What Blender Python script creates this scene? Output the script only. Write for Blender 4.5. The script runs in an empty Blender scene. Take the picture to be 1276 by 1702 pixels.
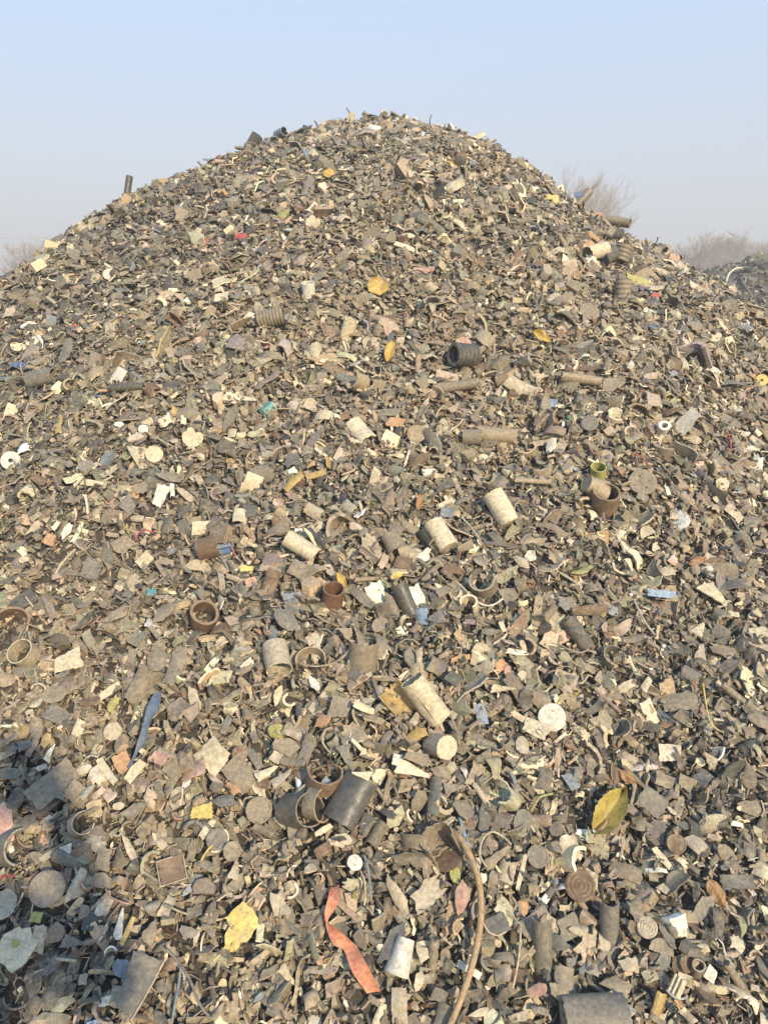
import bpy, math, random
import numpy as np
from mathutils import Vector, Matrix

# ------------------------------------------------------------------ camera, sky, sun, exposure
scene = bpy.context.scene
COL = scene.collection
PW, PH, F, HOR = 1276.0, 1702.0, 1252.0, 456.0          # photograph size, focal length in its pixels, horizon row
PITCH = math.atan((PH / 2 - HOR) / F)
EYE = np.array([0.0, 0.0, 1.5])
cam_data = bpy.data.cameras.new("camera")
cam = bpy.data.objects.new("camera", cam_data)
COL.objects.link(cam)
cam.location = EYE
cam.rotation_euler = (math.pi / 2 - PITCH, 0, 0)
cam_data.sensor_fit = 'VERTICAL'
cam_data.sensor_height = 36.0
cam_data.lens = 36.0 * F / PH
cam_data.clip_start = 0.02
cam_data.clip_end = 2000
scene.camera = cam

SUN_EL, SUN_AZ = math.radians(31), math.radians(29)      # azimuth: behind the viewer, turned to the right
to_sun = Vector((math.sin(SUN_AZ) * math.cos(SUN_EL), -math.cos(SUN_AZ) * math.cos(SUN_EL), math.sin(SUN_EL)))
sun_data = bpy.data.lights.new("sun", 'SUN')
sun_data.energy = 5.0
sun_data.angle = math.radians(1.4)
sun_data.color = (1.0, 0.85, 0.61)
sun = bpy.data.objects.new("sun", sun_data)
COL.objects.link(sun)
sun.rotation_euler = to_sun.to_track_quat('Z', 'Y').to_euler()

world = bpy.data.worlds.new("World")
scene.world = world
world.use_nodes = True
nt = world.node_tree
bg = nt.nodes["Background"]
sky = nt.nodes.new("ShaderNodeTexSky")
sky.sky_type = 'NISHITA'
sky.sun_disc = False
sky.sun_elevation = SUN_EL
sky.sun_rotation = math.pi - SUN_AZ
sky.air_density = 1.0
sky.dust_density = 3.0
sky.ozone_density = 2.0
tc = nt.nodes.new("ShaderNodeTexCoord")
sep = nt.nodes.new("ShaderNodeSeparateXYZ")
nt.links.new(tc.outputs["Generated"], sep.inputs[0])
veil = nt.nodes.new("ShaderNodeValToRGB")                # winter haze in the sky: pale at the horizon, blue higher up
veil.color_ramp.elements[0].position, veil.color_ramp.elements[0].color = 0.0, (3.6, 3.55, 3.65, 1)
veil.color_ramp.elements[1].position, veil.color_ramp.elements[1].color = 0.62, (2.1, 4.1, 7.3, 1)
e = veil.color_ramp.elements.new(0.22)
e.color = (3.15, 3.85, 5.05, 1)
nt.links.new(sep.outputs[2], veil.inputs[0])
mix = nt.nodes.new("ShaderNodeMix")
mix.data_type = 'RGBA'
mix.inputs[0].default_value = 0.78
nt.links.new(sky.outputs[0], mix.inputs[6])
nt.links.new(veil.outputs[0], mix.inputs[7])
nt.links.new(mix.outputs[2], bg.inputs[0])
bg.inputs[1].default_value = 0.15
scene.view_settings.view_transform = 'Standard'
scene.view_settings.look = 'None'
scene.view_settings.exposure = 0.47
scene.view_settings.gamma = 1.0
scene.cycles.max_bounces = 6
scene.cycles.diffuse_bounces = 2
scene.cycles.volume_bounces = 0

rng = np.random.default_rng(11)
R_ = random.Random(5)

# ------------------------------------------------------------------ projection helpers
RIGHT = np.array([1.0, 0, 0])
FWD = np.array([0, math.cos(PITCH), -math.sin(PITCH)])
UP = np.array([0, math.sin(PITCH), math.cos(PITCH)])


def unit(v):
    v = np.asarray(v, float)
    return v / max(1e-9, np.linalg.norm(v))


def lump(x, y):
    return (0.022 * np.sin(3.1 * x + 1.7 * y + 0.6) + 0.018 * np.sin(-4.3 * x + 3.9 * y + 2.0) + 0.014 * np.sin(7.7 * x + 2.2 * y + 4.0)
            + 0.010 * np.sin(6.1 * y - 9.3 * x + 1.0) + 0.007 * np.sin(15.0 * x + 11.0 * y) + 0.007 * np.sin(13.0 * y - 17.0 * x + 2.5))


BUMPS = [(-1.984, 4.093, -0.066, 0.26), (-1.6, 3.662, -0.015, 0.26), (-1.298, 4.083, 0.039, 0.26), (-0.974, 3.922, 0.034, 0.26), (-0.718, 4.163, -0.035, 0.26), (-0.481, 4.223, -0.015, 0.26), (-0.311, 4.413, 0.006, 0.26),
         (-0.116, 4.258, -0.039, 0.26), (0.134, 4.433, -0.056, 0.26), (0.309, 4.198, 0.035, 0.26), (0.469, 3.992, -0.008, 0.26), (0.682, 4.208, 0.027, 0.26), (0.849, 4.093, -0.027, 0.26), (0.956, 4.013, -0.039, 0.26),
         (1.057, 3.807, -0.018, 0.26), (1.46, 4.383, -0.016, 0.26), (1.603, 4.293, 0.037, 0.26), (1.695, 4.103, 0.009, 0.26), (1.797, 3.957, 0.037, 0.26), (1.886, 3.832, -0.094, 0.26), (-1.835, 3.772, -0.019, 0.26),
         (-1.469, 3.867, -0.016, 0.26), (-0.686, 3.962, -0.021, 0.26), (1.189, 4.278, -0.023, 0.26), (0.926, 4.448, 0.014, 0.26), (-1.717, 3.522, -0.004, 0.26), (2.041, 4.133, -0.013, 0.26)]


def heap_z(x, y):
    x = np.asarray(x, float)
    y = np.asarray(y, float)
    dx = x + 0.069
    a = np.where(dx < 0, 1.142, 1.032)
    u = np.sqrt((dx / a) ** 2 + (y - 4.462) ** 2)
    z = 2.285 - 0.663 * (np.sqrt(u * u + 0.589 ** 2) - 0.589) + lump(x, y)
    for bx, by, bh, bs in BUMPS:
        z = z + bh * np.exp(-((x - bx) ** 2 + (y - by) ** 2) / (2 * bs * bs))
    return z


def heap_n(x, y):
    e = 0.02
    gx = (heap_z(x + e, y) - heap_z(x - e, y)) / (2 * e)
    gy = (heap_z(x, y + e) - heap_z(x, y - e)) / (2 * e)
    n = np.stack([-gx, -gy, np.ones_like(gx)], -1)
    return n / np.linalg.norm(n, axis=-1, keepdims=True)


def ray_dir(px, py):
    return RIGHT * ((px - PW / 2) / F) + UP * ((PH / 2 - py) / F) + FWD


def hit(px, py, lift=0.018):
    """Point on the heap's litter seen at pixel (px, py), its depth along the view axis and the slope's normal."""
    d = ray_dir(px, py)
    t = np.arange(0.5, 9.0, 0.01)
    P = EYE + t[:, None] * d
    below = P[:, 2] < heap_z(P[:, 0], P[:, 1]) + lift
    if below.any():
        i = int(np.argmax(below))
    else:
        i = int(np.argmin(P[:, 2] - heap_z(P[:, 0], P[:, 1])))
    tt = t[i] - 0.005
    p = EYE + tt * d
    return p, tt, heap_n(p[0], p[1])


def frame(X, Y, Z, loc):
    return Matrix(((X[0], Y[0], Z[0], loc[0]), (X[1], Y[1], Z[1], loc[1]), (X[2], Y[2], Z[2], loc[2]), (0, 0, 0, 1)))


USED = []                                                # (point, radius) of everything laid out one by one
SPOTS = []                                               # the same in photo pixels


def lay_flat(px, py, L, W, ang, blend=0.35, off=0.008):
    p, d, n = hit(px, py)
    v = unit(EYE - p)
    N = unit(n * (1 - blend) + v * blend)
    a = math.radians(ang)
    e1 = RIGHT * math.cos(a) + UP * math.sin(a)
    e2 = -RIGHT * math.sin(a) + UP * math.cos(a)
    vn = max(0.2, float(v @ N))
    X = e1 - v * float(e1 @ N) / vn
    Y = e2 - v * float(e2 @ N) / vn
    lx, ly = min(2.2, np.linalg.norm(X)), min(2.2, np.linalg.norm(Y))
    X = unit(X - N * float(X @ N))
    Yd = unit(np.cross(N, X))
    c = p + N * off
    USED.append((p, 0.5 * max(L, W) * d / F, 0.5 * min(L, W) * d / F))
    SPOTS.append((px, py, 0.45 * max(L, W)))
    return frame(X, Yd, N, c), L * d / F * lx, W * d / F * ly, d


def lay_axis(px, py, ang, tilt, dia, off):
    """Frame whose Z axis runs along image angle ang and leans tilt degrees towards the viewer; X faces the viewer."""
    p, d, n = hit(px, py)
    v = unit(EYE - p)
    a, t = math.radians(ang), math.radians(tilt)
    Z = unit((RIGHT * math.cos(a) + UP * math.sin(a)) * math.cos(t) + v * math.sin(t))
    X = v - Z * float(v @ Z)
    X = unit(X) if np.linalg.norm(X) > 0.05 else unit(np.cross(Z, RIGHT))
    Y = np.cross(Z, X)
    R = dia * d / F / 2
    return frame(X, Y, Z, p + n * R * off), d, R, p


# ------------------------------------------------------------------ mesh helpers
class Geo:
    def __init__(self):
        self.v, self.f, self.s, self.edge = [], [], [], []

    def patch(self, rows, smooth=True, closed=False, flip=False, edge=False):
        """A grid of points (rows of equal length) as one patch with vertices of its own."""
        b, m = len(self.v), len(rows[0])
        if edge:
            self.edge.append((b, b + m * len(rows)))
        for r in rows:
            self.v.extend([tuple(map(float, q)) for q in r])
        for i in range(len(rows) - 1):
            for j in range(m if closed else m - 1):
                k = (j + 1) % m
                q = (b + i * m + j, b + i * m + k, b + (i + 1) * m + k, b + (i + 1) * m + j)
                self.f.append(q[::-1] if flip else q)
                self.s.append(smooth)

    def fan(self, c, ring, smooth=False, flip=False):
        b = len(self.v)
        self.v.append(tuple(map(float, c)))
        self.v.extend([tuple(map(float, q)) for q in ring])
        m = len(ring)
        for j in range(m):
            q = (b, b + 1 + j, b + 1 + (j + 1) % m)
            self.f.append(q[::-1] if flip else q)
            self.s.append(smooth)

    def mesh(self, name):
        me = bpy.data.meshes.new(name)
        me.from_pydata(self.v, [], self.f)
        me.polygons.foreach_set("use_smooth", self.s)
        if self.edge:                                    # broken edges are paler than the weathered faces
            w = np.zeros(len(self.v), np.float32)
            for a, b in self.edge:
                w[a:b] = 1
            me.attributes.new("broken_edge", 'FLOAT', 'POINT').data.foreach_set("value", w)
        me.update()
        return me


def shape_pts(kind, r):
    """Outline corners in the unit square."""
    if kind == 'rect':
        P = [(-.5, -.5), (.5, -.5), (.5, .5), (-.5, .5)]
        return [(x + r.uniform(-.04, .04), y + r.uniform(-.06, .06)) for x, y in P]
    if kind == 'quad':
        P = [(-.5, -.45), (.42, -.5), (.5, .38), (-.36, .5)]
        return [(x + r.uniform(-.1, .1), y + r.uniform(-.1, .1)) for x, y in P]
    if kind == 'trap':
        P = [(-.5, -.3), (.5, -.5), (.46, .5), (-.4, .36), (-.44, 0)]
        return [(x + r.uniform(-.03, .03), y + r.uniform(-.04, .04)) for x, y in P]
    if kind == 'tri':
        P = [(-.5, -.42), (.5, -.12), (.46, .1), (-.42, .5)]
        return [(x + r.uniform(-.06, .06), y + r.uniform(-.06, .06)) for x, y in P]
    if kind == 'strip':
        P = [(-.5, -.4), (0, -.5), (.5, -.36), (.48, .44), (0, .5), (-.47, .47)]
        return [(x + r.uniform(-.03, .03), y + r.uniform(-.08, .08)) for x, y in P]
    if kind == 'leaf':
        P = [(-.5, -.05), (-.3, -.36), (.08, -.5), (.42, -.3), (.5, .12), (.2, .5), (-.22, .34)]
        return [(x + r.uniform(-.06, .06), y + r.uniform(-.1, .1)) for x, y in P]
    if kind == 'oval':
        n = 14
        return [(.5 * math.cos(2 * math.pi * i / n) * r.uniform(.96, 1), .5 * math.sin(2 * math.pi * i / n) * r.uniform(.96, 1)) for i in range(n)]
    if kind == 'ragged':
        P = [(-.5, -.36), (-.1, -.5), (.38, -.44), (.33, -.22), (.5, -.05), (.36, .1), (.44, .3), (.22, .36), (.1, .5), (-.12, .38), (-.42, .42), (-.36, .05)]
        return [(x + r.uniform(-.05, .05), y + r.uniform(-.06, .06)) for x, y in P]
    if kind == 'torn':                                   # wide sheet torn down to a frayed tail
        P = [(1080, 795), (1128, 748), (1175, 705), (1225, 745), (1265, 810), (1225, 880), (1176, 905), (1172, 930), (1110, 970), (1128, 948), (1050, 995), (1085, 950), (1104, 920), (1098, 870), (1130, 800), (1112, 792)]
        return [((x - 1157) / 215, (850 - y) / 290) for x, y in P]
    if kind == 'dome':
        n = 12
        P = [(.5 * math.cos(math.pi * i / n), -.4 + .9 * math.sin(math.pi * i / n)) for i in range(n + 1)]
        return P
    n = r.choice([4, 5, 5, 6, 6])                        # frag
    out = []
    for i in range(n):
        a = 2 * math.pi * (i + r.uniform(-.3, .3)) / n
        q = r.uniform(.27, .6)
        out.append((q * math.cos(a) * 1.05, q * math.sin(a) * 1.05))
    return out


def outline(kind, r, seg=0.2, jag=0.03):
    P = shape_pts(kind, r)
    out = []
    for i in range(len(P)):
        a, b = P[i], P[(i + 1) % len(P)]
        m = max(1, int(round(math.hypot(b[0] - a[0], b[1] - a[1]) / seg)))
        for k in range(m):
            t = k / m
            j = 0 if k == 0 else jag
            out.append((a[0] + (b[0] - a[0]) * t + r.uniform(-j, j), a[1] + (b[1] - a[1]) * t + r.uniform(-j, j)))
    return np.array(out)


def shard_geo(kind, L, W, th, bend, r, bax=0.0, warp=0.02, rings=(0.4, 0.75, 1.0), seg=0.2, jag=0.022):
    """A broken plate: outline of the kind, bent into an arc of bend degrees across the axis bax, with thickness."""
    O = outline(kind, r, seg, jag) * np.array([L, W])
    c = O.mean(0)
    w1, w2, p1, p2 = r.uniform(3, 7) / L, r.uniform(3, 7) / L, r.uniform(0, 6), r.uniform(0, 6)
    ca, sa = math.cos(math.radians(bax)), math.sin(math.radians(bax))
    span = abs(W * ca) + abs(L * sa)
    B = math.radians(bend)

    def place(q, side):
        x, y = q[..., 0], q[..., 1]
        u, w = ca * x + sa * y, -sa * x + ca * y
        z = warp * L * (np.sin(w1 * x + p1) + np.sin(w2 * y + p2))
        if abs(B) > 0.02:
            rad = span / B
            t = w / rad
            w2_, z2, nw, nz = rad * np.sin(t), rad * (np.cos(t) - 1) + (abs(rad) * (1 - math.cos(B / 2)) * 0.5 * (1 if B > 0 else -1)), np.sin(t), np.cos(t)
        else:
            w2_, z2, nw, nz = w, 0 * w, 0 * w, 1 + 0 * w
        w2_ = w2_ + nw * side * th / 2
        z = z + z2 + nz * side * th / 2
        return np.stack([ca * u - sa * w2_, sa * u + ca * w2_, z], -1)

    g = Geo()
    for side in (1, -1):
        R0 = c + (O - c) * rings[0]
        g.fan(place(c[None], side)[0], place(R0, side), smooth=True, flip=side < 0)
        if len(rings) > 1:
            rows = [place(c + (O - c) * k, side) for k in rings]
            b = len(g.v) - len(O)
            m = len(O)
            for row in rows[1:]:
                g.v.extend([tuple(map(float, q)) for q in row])
            for i in range(len(rows) - 1):
                for j in range(m):
                    k = (j + 1) % m
                    q = (b + i * m + j, b + (i + 1) * m + j, b + (i + 1) * m + k, b + i * m + k)
                    g.f.append(q if side > 0 else q[::-1])
                    g.s.append(True)
    g.patch([place(O, -1), place(O, 1)], smooth=False, closed=True, edge=True)
    return g


def tube_geo(R0, R1, L, wall, seg=32, arc=360, mid=0, corr=0, ncorr=0, cap0=False, cap1=False, jag=0.014, r=None, slit=None, solid=False, nl=None, capin=0.03):
    """Pipe along Z from -L/2 to L/2, radius R0 to R1, wall thick; arc below 360 leaves it open; slit(t) = half gap in degrees."""
    r = r or R_
    full = arc >= 359.9 and slit is None
    nl = nl or (ncorr * 6 if ncorr else 6)
    ts = np.linspace(0, 1, nl + 1)
    ov, o1, o2 = r.uniform(.015, .06), r.uniform(0, 6), r.uniform(0, 6)
    jag_a = np.array([r.uniform(-1, 1) for _ in range(seg + 1)]) * jag * L
    jag_b = np.array([r.uniform(-1, 1) for _ in range(seg + 1)]) * jag * L
    if full:
        jag_a[-1], jag_b[-1] = jag_a[0], jag_b[0]

    def row(t, inner):
        h = arc / 2 - (slit(t) if slit else 0)
        a = np.radians(mid + np.linspace(-h, h, seg + 1))
        if full:
            a = a[:-1]
        q = R0 + (R1 - R0) * t + (corr * math.sin(2 * math.pi * ncorr * t) if ncorr else 0)
        q = q * (1 + ov * np.sin(2 * a + o1) + .5 * ov * np.sin(3 * a + 4 * t + o2))     # knocked slightly out of round
        if inner:
            q = q - wall
        z = (t - 0.5) * L + jag_a[:len(a)] * (1 - t) ** 2 + jag_b[:len(a)] * t ** 2
        return np.stack([q * np.cos(a), q * np.sin(a), z], -1)

    g = Geo()
    out = [row(t, False) for t in ts]
    g.patch(out, closed=full)
    if not solid:
        inn = [row(t, True) for t in ts]
        g.patch(inn, closed=full, flip=True)
        g.patch([inn[0], out[0]], smooth=False, closed=full, edge=True)
        g.patch([out[-1], inn[-1]], smooth=False, closed=full, edge=True)
        if not full:
            g.patch([[o[0] for o in out], [i[0] for i in inn]], smooth=False)
            g.patch([[i[-1] for i in inn], [o[-1] for o in out]], smooth=False)
    for on, t, fl in ((cap0, capin, True), (cap1, 1 - capin, False)):
        if on:
            rw = row(t, not solid)
            if not full:
                rw = rw[:-1]
            g.fan((0, 0, rw[:, 2].mean()), rw, flip=fl)
    return g


def disc_geo(R, th, style='plain', seg=36, r=None, bite=0.0):
    r = r or R_
    ri = 0.24 * R if style == 'hole' else 0.0
    rs = np.linspace(0.02 * R if ri == 0 else ri, R, 17)
    a = np.linspace(0, 2 * math.pi, seg, endpoint=False)
    wob = 1 + 0.012 * np.sin(3 * a + r.uniform(0, 6)) + 0.008 * np.sin(7 * a)
    if bite:
        wob = wob * (1 - bite * np.exp(-((a - 1.0) / 0.35) ** 2) - 0.5 * bite * np.exp(-((a - 2.3) / 0.2) ** 2))

    def h(q):
        z = th / 2
        if style == 'rim' and q < 0.86 * R:
            z -= 0.45 * th
        if style == 'rings':
            z += 0.22 * th * math.sin(q / R * 24)
        if style == 'plain':
            z += 0.10 * th * math.sin(q / R * 9 + 1)
        return z
    g = Geo()
    rows = [np.stack([q * wob * np.cos(a), q * wob * np.sin(a), np.full_like(a, h(q))], -1) for q in rs]
    g.patch(rows, closed=True)
    if ri == 0:
        g.fan((0, 0, h(0)), rows[0], smooth=True)
    bot = [np.stack([q * wob * np.cos(a), q * wob * np.sin(a), np.full_like(a, -th / 2)], -1) for q in (rs[0], R)]
    g.patch(bot, closed=True, flip=True)
    if ri == 0:
        g.fan((0, 0, -th / 2), bot[0], flip=True)
    else:
        g.patch([rows[0], bot[0]], closed=True, smooth=False)
    g.patch([bot[1], rows[-1]], closed=True, smooth=False)
    return g


def smooth_path(P, n):
    P = np.asarray(P, float)
    t = np.linspace(0, len(P) - 1, n)
    i = np.clip(t.astype(int), 0, len(P) - 2)
    f = (t - i)[:, None]
    A, B = P[np.clip(i - 1, 0, len(P) - 1)], P[i]
    C, D = P[i + 1], P[np.clip(i + 2, 0, len(P) - 1)]
    return 0.5 * (2 * B + (C - A) * f + (2 * A - 5 * B + 4 * C - D) * f ** 2 + (3 * B - 3 * C + D - A) * f ** 3)


def sweep_geo(P, rad, sides=8, n=None, smooth=True):
    P = smooth_path(P, n) if n else np.asarray(P, float)
    rad = np.broadcast_to(np.asarray(rad, float), (len(P),)) if np.ndim(rad) == 0 else np.interp(np.linspace(0, 1, len(P)), np.linspace(0, 1, len(rad)), rad)
    T = np.gradient(P, axis=0)
    ref = np.array([0.3, 0.2, 1.0])
    rows = []
    N = None
    for i in range(len(P)):
        t = unit(T[i])
        if N is None:
            N = unit(np.cross(t, ref))
        N = unit(N - t * float(N @ t))
        Bn = np.cross(t, N)
        a = np.linspace(0, 2 * math.pi, sides, endpoint=False)
        rows.append(P[i] + rad[i] * (np.cos(a)[:, None] * N + np.sin(a)[:, None] * Bn))
    g = Geo()
    g.patch(rows, closed=True, smooth=smooth)
    g.fan(P[0], rows[0], flip=True)
    g.fan(P[-1], rows[-1])
    return g


def band_geo(P, Wd, th, n=40):
    """Flat band along P; Wd: width vectors at the same key points."""
    P, Wd = smooth_path(P, n), smooth_path(Wd, n)
    T = np.gradient(P, axis=0)
    g = Geo()
    top, bot = [], []
    for i in range(n):
        nn = unit(np.cross(T[i], Wd[i]))
        w = Wd[i]
        k = np.linspace(-.5, .5, 5)
        curl = (0.12 * np.linalg.norm(w)) * (4 * k * k)
        row = P[i] + k[:, None] * w + curl[:, None] * nn
        top.append(row + nn * th / 2)
        bot.append(row - nn * th / 2)
    g.patch(top)
    g.patch(bot, flip=True)
    for e in (0, -1):
        g.patch([[q[e] for q in top], [q[e] for q in bot]], smooth=False, flip=e == 0)
    g.patch([top[0], bot[0]], smooth=False)
    g.patch([bot[-1], top[-1]], smooth=False)
    return g


# ------------------------------------------------------------------ materials
def new_mat(name):
    m = bpy.data.materials.new(name)
    m.use_nodes = True
    t = m.node_tree
    return m, t, t.nodes["Principled BSDF"]


def noise(t, co, scale, detail=4, rough=0.55):
    n = t.nodes.new("ShaderNodeTexNoise")
    n.inputs["Scale"].default_value = scale
    n.inputs["Detail"].default_value = detail
    n.inputs["Roughness"].default_value = rough
    t.links.new(co, n.inputs["Vector"])
    return n.outputs["Fac"]


def ramp(t, src, lo, hi, a=0.0, b=1.0):
    n = t.nodes.new("ShaderNodeMapRange")
    n.inputs[1].default_value, n.inputs[2].default_value = lo, hi
    n.inputs[3].default_value, n.inputs[4].default_value = a, b
    t.links.new(src, n.inputs[0])
    return n.outputs[0]


def mixc(t, fac, a, b, mode='MIX'):
    n = t.nodes.new("ShaderNodeMix")
    n.data_type = 'RGBA'
    n.blend_type = mode
    for s, k in ((fac, 0), (a, 6), (b, 7)):
        if isinstance(s, (int, float)):
            n.inputs[k].default_value = s
        elif isinstance(s, tuple):
            n.inputs[k].default_value = (*s, 1)
        else:
            t.links.new(s, n.inputs[k])
    return n.outputs[2]


def plastic(name, attr=None, dust=0.55, rough=0.72, spec=0.35, bump=0.35, dustcol=(0.36, 0.285, 0.178)):
    """Weathered plastic: the piece's own colour under patchy dust, scuffs and dirt specks."""
    m, t, b = new_mat(name)
    if attr:
        a = t.nodes.new("ShaderNodeAttribute")
        a.attribute_name = attr
        base, vary = a.outputs["Color"], a.outputs["Alpha"]
    else:
        a = t.nodes.new("ShaderNodeObjectInfo")
        base, vary = a.outputs["Color"], a.outputs["Random"]
        ed = t.nodes.new("ShaderNodeAttribute")
        ed.attribute_name = "broken_edge"
        pale = mixc(t, 1.0, mixc(t, 1.0, base, (1.45, 1.42, 1.36), 'MULTIPLY'), (.045, .04, .03), 'ADD')
        base = mixc(t, ed.outputs["Fac"], base, pale)
    geo = t.nodes.new("ShaderNodeNewGeometry")
    co = geo.outputs["Position"]
    d1 = ramp(t, noise(t, co, 48, 7, 0.72), 0.38, 0.66, 0.04, dust)
    dv = t.nodes.new("ShaderNodeMath")                   # some pieces are dustier than others
    dv.operation = 'MULTIPLY'
    t.links.new(d1, dv.inputs[0])
    t.links.new(ramp(t, vary, 0, 1, 0.3, 1.2), dv.inputs[1])
    c = mixc(t, dv.outputs[0], base, dustcol)
    sp = ramp(t, noise(t, co, 130, 6, 0.7), 0.34, 0.66, 0.62, 1.25)
    c = mixc(t, 1.0, c, sp, 'MULTIPLY')
    st = ramp(t, noise(t, co, 85, 7, 0.8), 0.59, 0.69, 0.0, 0.6)
    c = mixc(t, st, c, (0.085, 0.065, 0.045))
    t.links.new(c, b.inputs["Base Color"])
    r = ramp(t, noise(t, co, 60, 3), 0.3, 0.7, rough - 0.14, rough + 0.16)
    rv = t.nodes.new("ShaderNodeMath")
    t.links.new(r, rv.inputs[0])
    t.links.new(ramp(t, vary, 0, 1, -.22, .12), rv.inputs[1])
    t.links.new(rv.outputs[0], b.inputs["Roughness"])
    b.inputs["Specular IOR Level"].default_value = spec
    bp = t.nodes.new("ShaderNodeBump")
    bp.inputs["Strength"].default_value = bump
    bp.inputs["Distance"].default_value = 0.002
    t.links.new(noise(t, co, 170, 5, 0.7), bp.inputs["Height"])
    t.links.new(bp.outputs[0], b.inputs["Normal"])
    return m


M_PL = plastic("dusty plastic")
M_CLEAN = plastic("scuffed plastic", dust=0.38, rough=0.6, spec=0.4, bump=0.25)
M_BULK = plastic("dusty plastic scraps", attr="Col", dust=0.5)


def earth(name, c1, c2, scale):
    m, t, b = new_mat(name)
    co = t.nodes.new("ShaderNodeNewGeometry").outputs["Position"]
    c = mixc(t, ramp(t, noise(t, co, scale, 8, 0.7), 0.3, 0.7), c1, c2)
    t.links.new(c, b.inputs["Base Color"])
    b.inputs["Roughness"].default_value = 0.95
    bp = t.nodes.new("ShaderNodeBump")
    bp.inputs["Strength"].default_value = 0.8
    bp.inputs["Distance"].default_value = 0.02
    t.links.new(noise(t, co, scale * 2.5, 8, 0.75), bp.inputs["Height"])
    t.links.new(bp.outputs[0], b.inputs["Normal"])
    return m


M_CORE = earth("dusty heap core", (0.038, 0.031, 0.023), (0.15, 0.12, 0.083), 45)
M_GROUND = earth("dry yard dirt", (0.17, 0.14, 0.10), (0.27, 0.22, 0.16), 1.5)
M_BARK = earth("bare twig bark", (0.34, 0.26, 0.19), (0.48, 0.38, 0.29), 9)


def leaf_mat(name, c1, c2, c3):
    m, t, b = new_mat(name)
    co = t.nodes.new("ShaderNodeNewGeometry").outputs["Position"]
    c = mixc(t, ramp(t, noise(t, co, 28, 4), 0.35, 0.65), c1, c2)
    c = mixc(t, ramp(t, noise(t, co, 120, 4), 0.55, 0.72, 0, 0.7), c, c3)
    t.links.new(c, b.inputs["Base Color"])
    b.inputs["Roughness"].default_value = 0.55
    bp = t.nodes.new("ShaderNodeBump")
    bp.inputs["Strength"].default_value = 0.4
    bp.inputs["Distance"].default_value = 0.002
    t.links.new(noise(t, co, 140, 4), bp.inputs["Height"])
    t.links.new(bp.outputs[0], b.inputs["Normal"])
    return m


M_LEAFY = leaf_mat("yellow green leaf", (0.30, 0.24, 0.055), (0.44, 0.32, 0.08), (0.13, 0.08, 0.03))
M_LEAFYE = leaf_mat("yellow leaf", (0.46, 0.32, 0.07), (0.38, 0.24, 0.06), (0.22, 0.13, 0.05))
M_LEAFBR = leaf_mat("brown leaf", (0.26, 0.13, 0.05), (0.34, 0.18, 0.07), (0.14, 0.07, 0.03))

# linear colours of the plastic
C = dict(gb=(.212, .170, .114), dg=(.066, .062, .053), mg=(.155, .138, .112), gg=(.138, .129, .096), tn=(.31, .235, .145), bg=(.42, .345, .235), cr=(.58, .485, .315),
         wh=(.63, .58, .465), br=(.14, .08, .045), dk=(.03, .03, .03), ot=(.44, .24, .11), oc=(.40, .27, .085), pk=(.46, .26, .19), ye=(.62, .46, .13), bl=(.045, .11, .24),
         lb=(.22, .33, .44), bs=(.16, .19, .21), te=(.06, .24, .25), rd=(.42, .06, .05), yg=(.34, .32, .09), gr=(.05, .13, .09), oj=(.68, .17, .075))
CN = dict(gb='grey-brown', dg='dark grey', mg='mid grey', gg='greenish grey', tn='tan', bg='beige', cr='cream', wh='white', br='dark brown', dk='black', ot='orange-tan',
          oc='ochre', pk='pinkish', ye='yellow', bl='blue', lb='light blue', bs='slate blue', te='teal', rd='red', yg='yellow-green', gr='green', oj='orange')


# ------------------------------------------------------------------ object helpers
def tag(o, label=None, cat=None, group=None, kind=None):
    for k, v in (("label", label), ("category", cat), ("group", group), ("kind", kind)):
        if v:
            o[k] = v
    return o


def obj(name, geo, mat, mw=None, col=None, parent=None):
    me = geo.mesh(name) if isinstance(geo, Geo) else geo
    if not me.materials:
        me.materials.append(mat)
    o = bpy.data.objects.new(name, me)
    COL.objects.link(o)
    if parent is not None:
        o.parent = parent
    if mw is not None:
        o.matrix_local = mw
    if col is not None:
        k = 1 + R_.uniform(-.06, .06)
        o.color = (col[0] * k, col[1] * k, col[2] * k, 1)
    return o


def empty(name, mw):
    o = bpy.data.objects.new(name, None)
    o.empty_display_size = 0.02
    COL.objects.link(o)
    o.matrix_world = mw
    return o


def np_mesh(name, V, T, smooth, colors, mat):
    me = bpy.data.meshes.new(name)
    me.vertices.add(len(V))
    me.vertices.foreach_set("co", V.astype(np.float32).ravel())
    me.loops.add(T.size)
    me.loops.foreach_set("vertex_index", T.astype(np.int32).ravel())
    me.polygons.add(len(T))
    me.polygons.foreach_set("loop_start", np.arange(0, T.size, 3, dtype=np.int32))
    me.polygons.foreach_set("use_smooth", smooth)
    at = me.color_attributes.new("Col", 'FLOAT_COLOR', 'POINT')
    at.data.foreach_set("color", colors.astype(np.float32).ravel())
    me.update(calc_edges=True)
    me.materials.append(mat)
    return me


# ------------------------------------------------------------------ ground, heap, haze
def sheet(name, xs, ys, zf, mat):
    X, Y = np.meshgrid(xs, ys)
    Z = zf(X, Y)
    g = Geo()
    g.patch([np.stack([X[i], Y[i], Z[i]], -1) for i in range(len(ys))])
    o = obj(name, g, mat)
    return tag(o, kind="structure")


sheet("ground", np.linspace(-160, 160, 60), np.linspace(-60, 220, 60), lambda x, y: 0 * x + 0.0, M_GROUND)


def core_z(x, y):
    z = heap_z(x, y) - 0.010
    r = 0.008 * np.sin(90 * x + 20 * np.sin(33 * y)) * np.sin(83 * y + 17 * np.sin(41 * x))
    return np.maximum(z + r, -0.25)


sheet("heap_terrain", np.linspace(-5.2, 5.2, 300), np.linspace(0.05, 8.8, 260), core_z, M_CORE)


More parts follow.
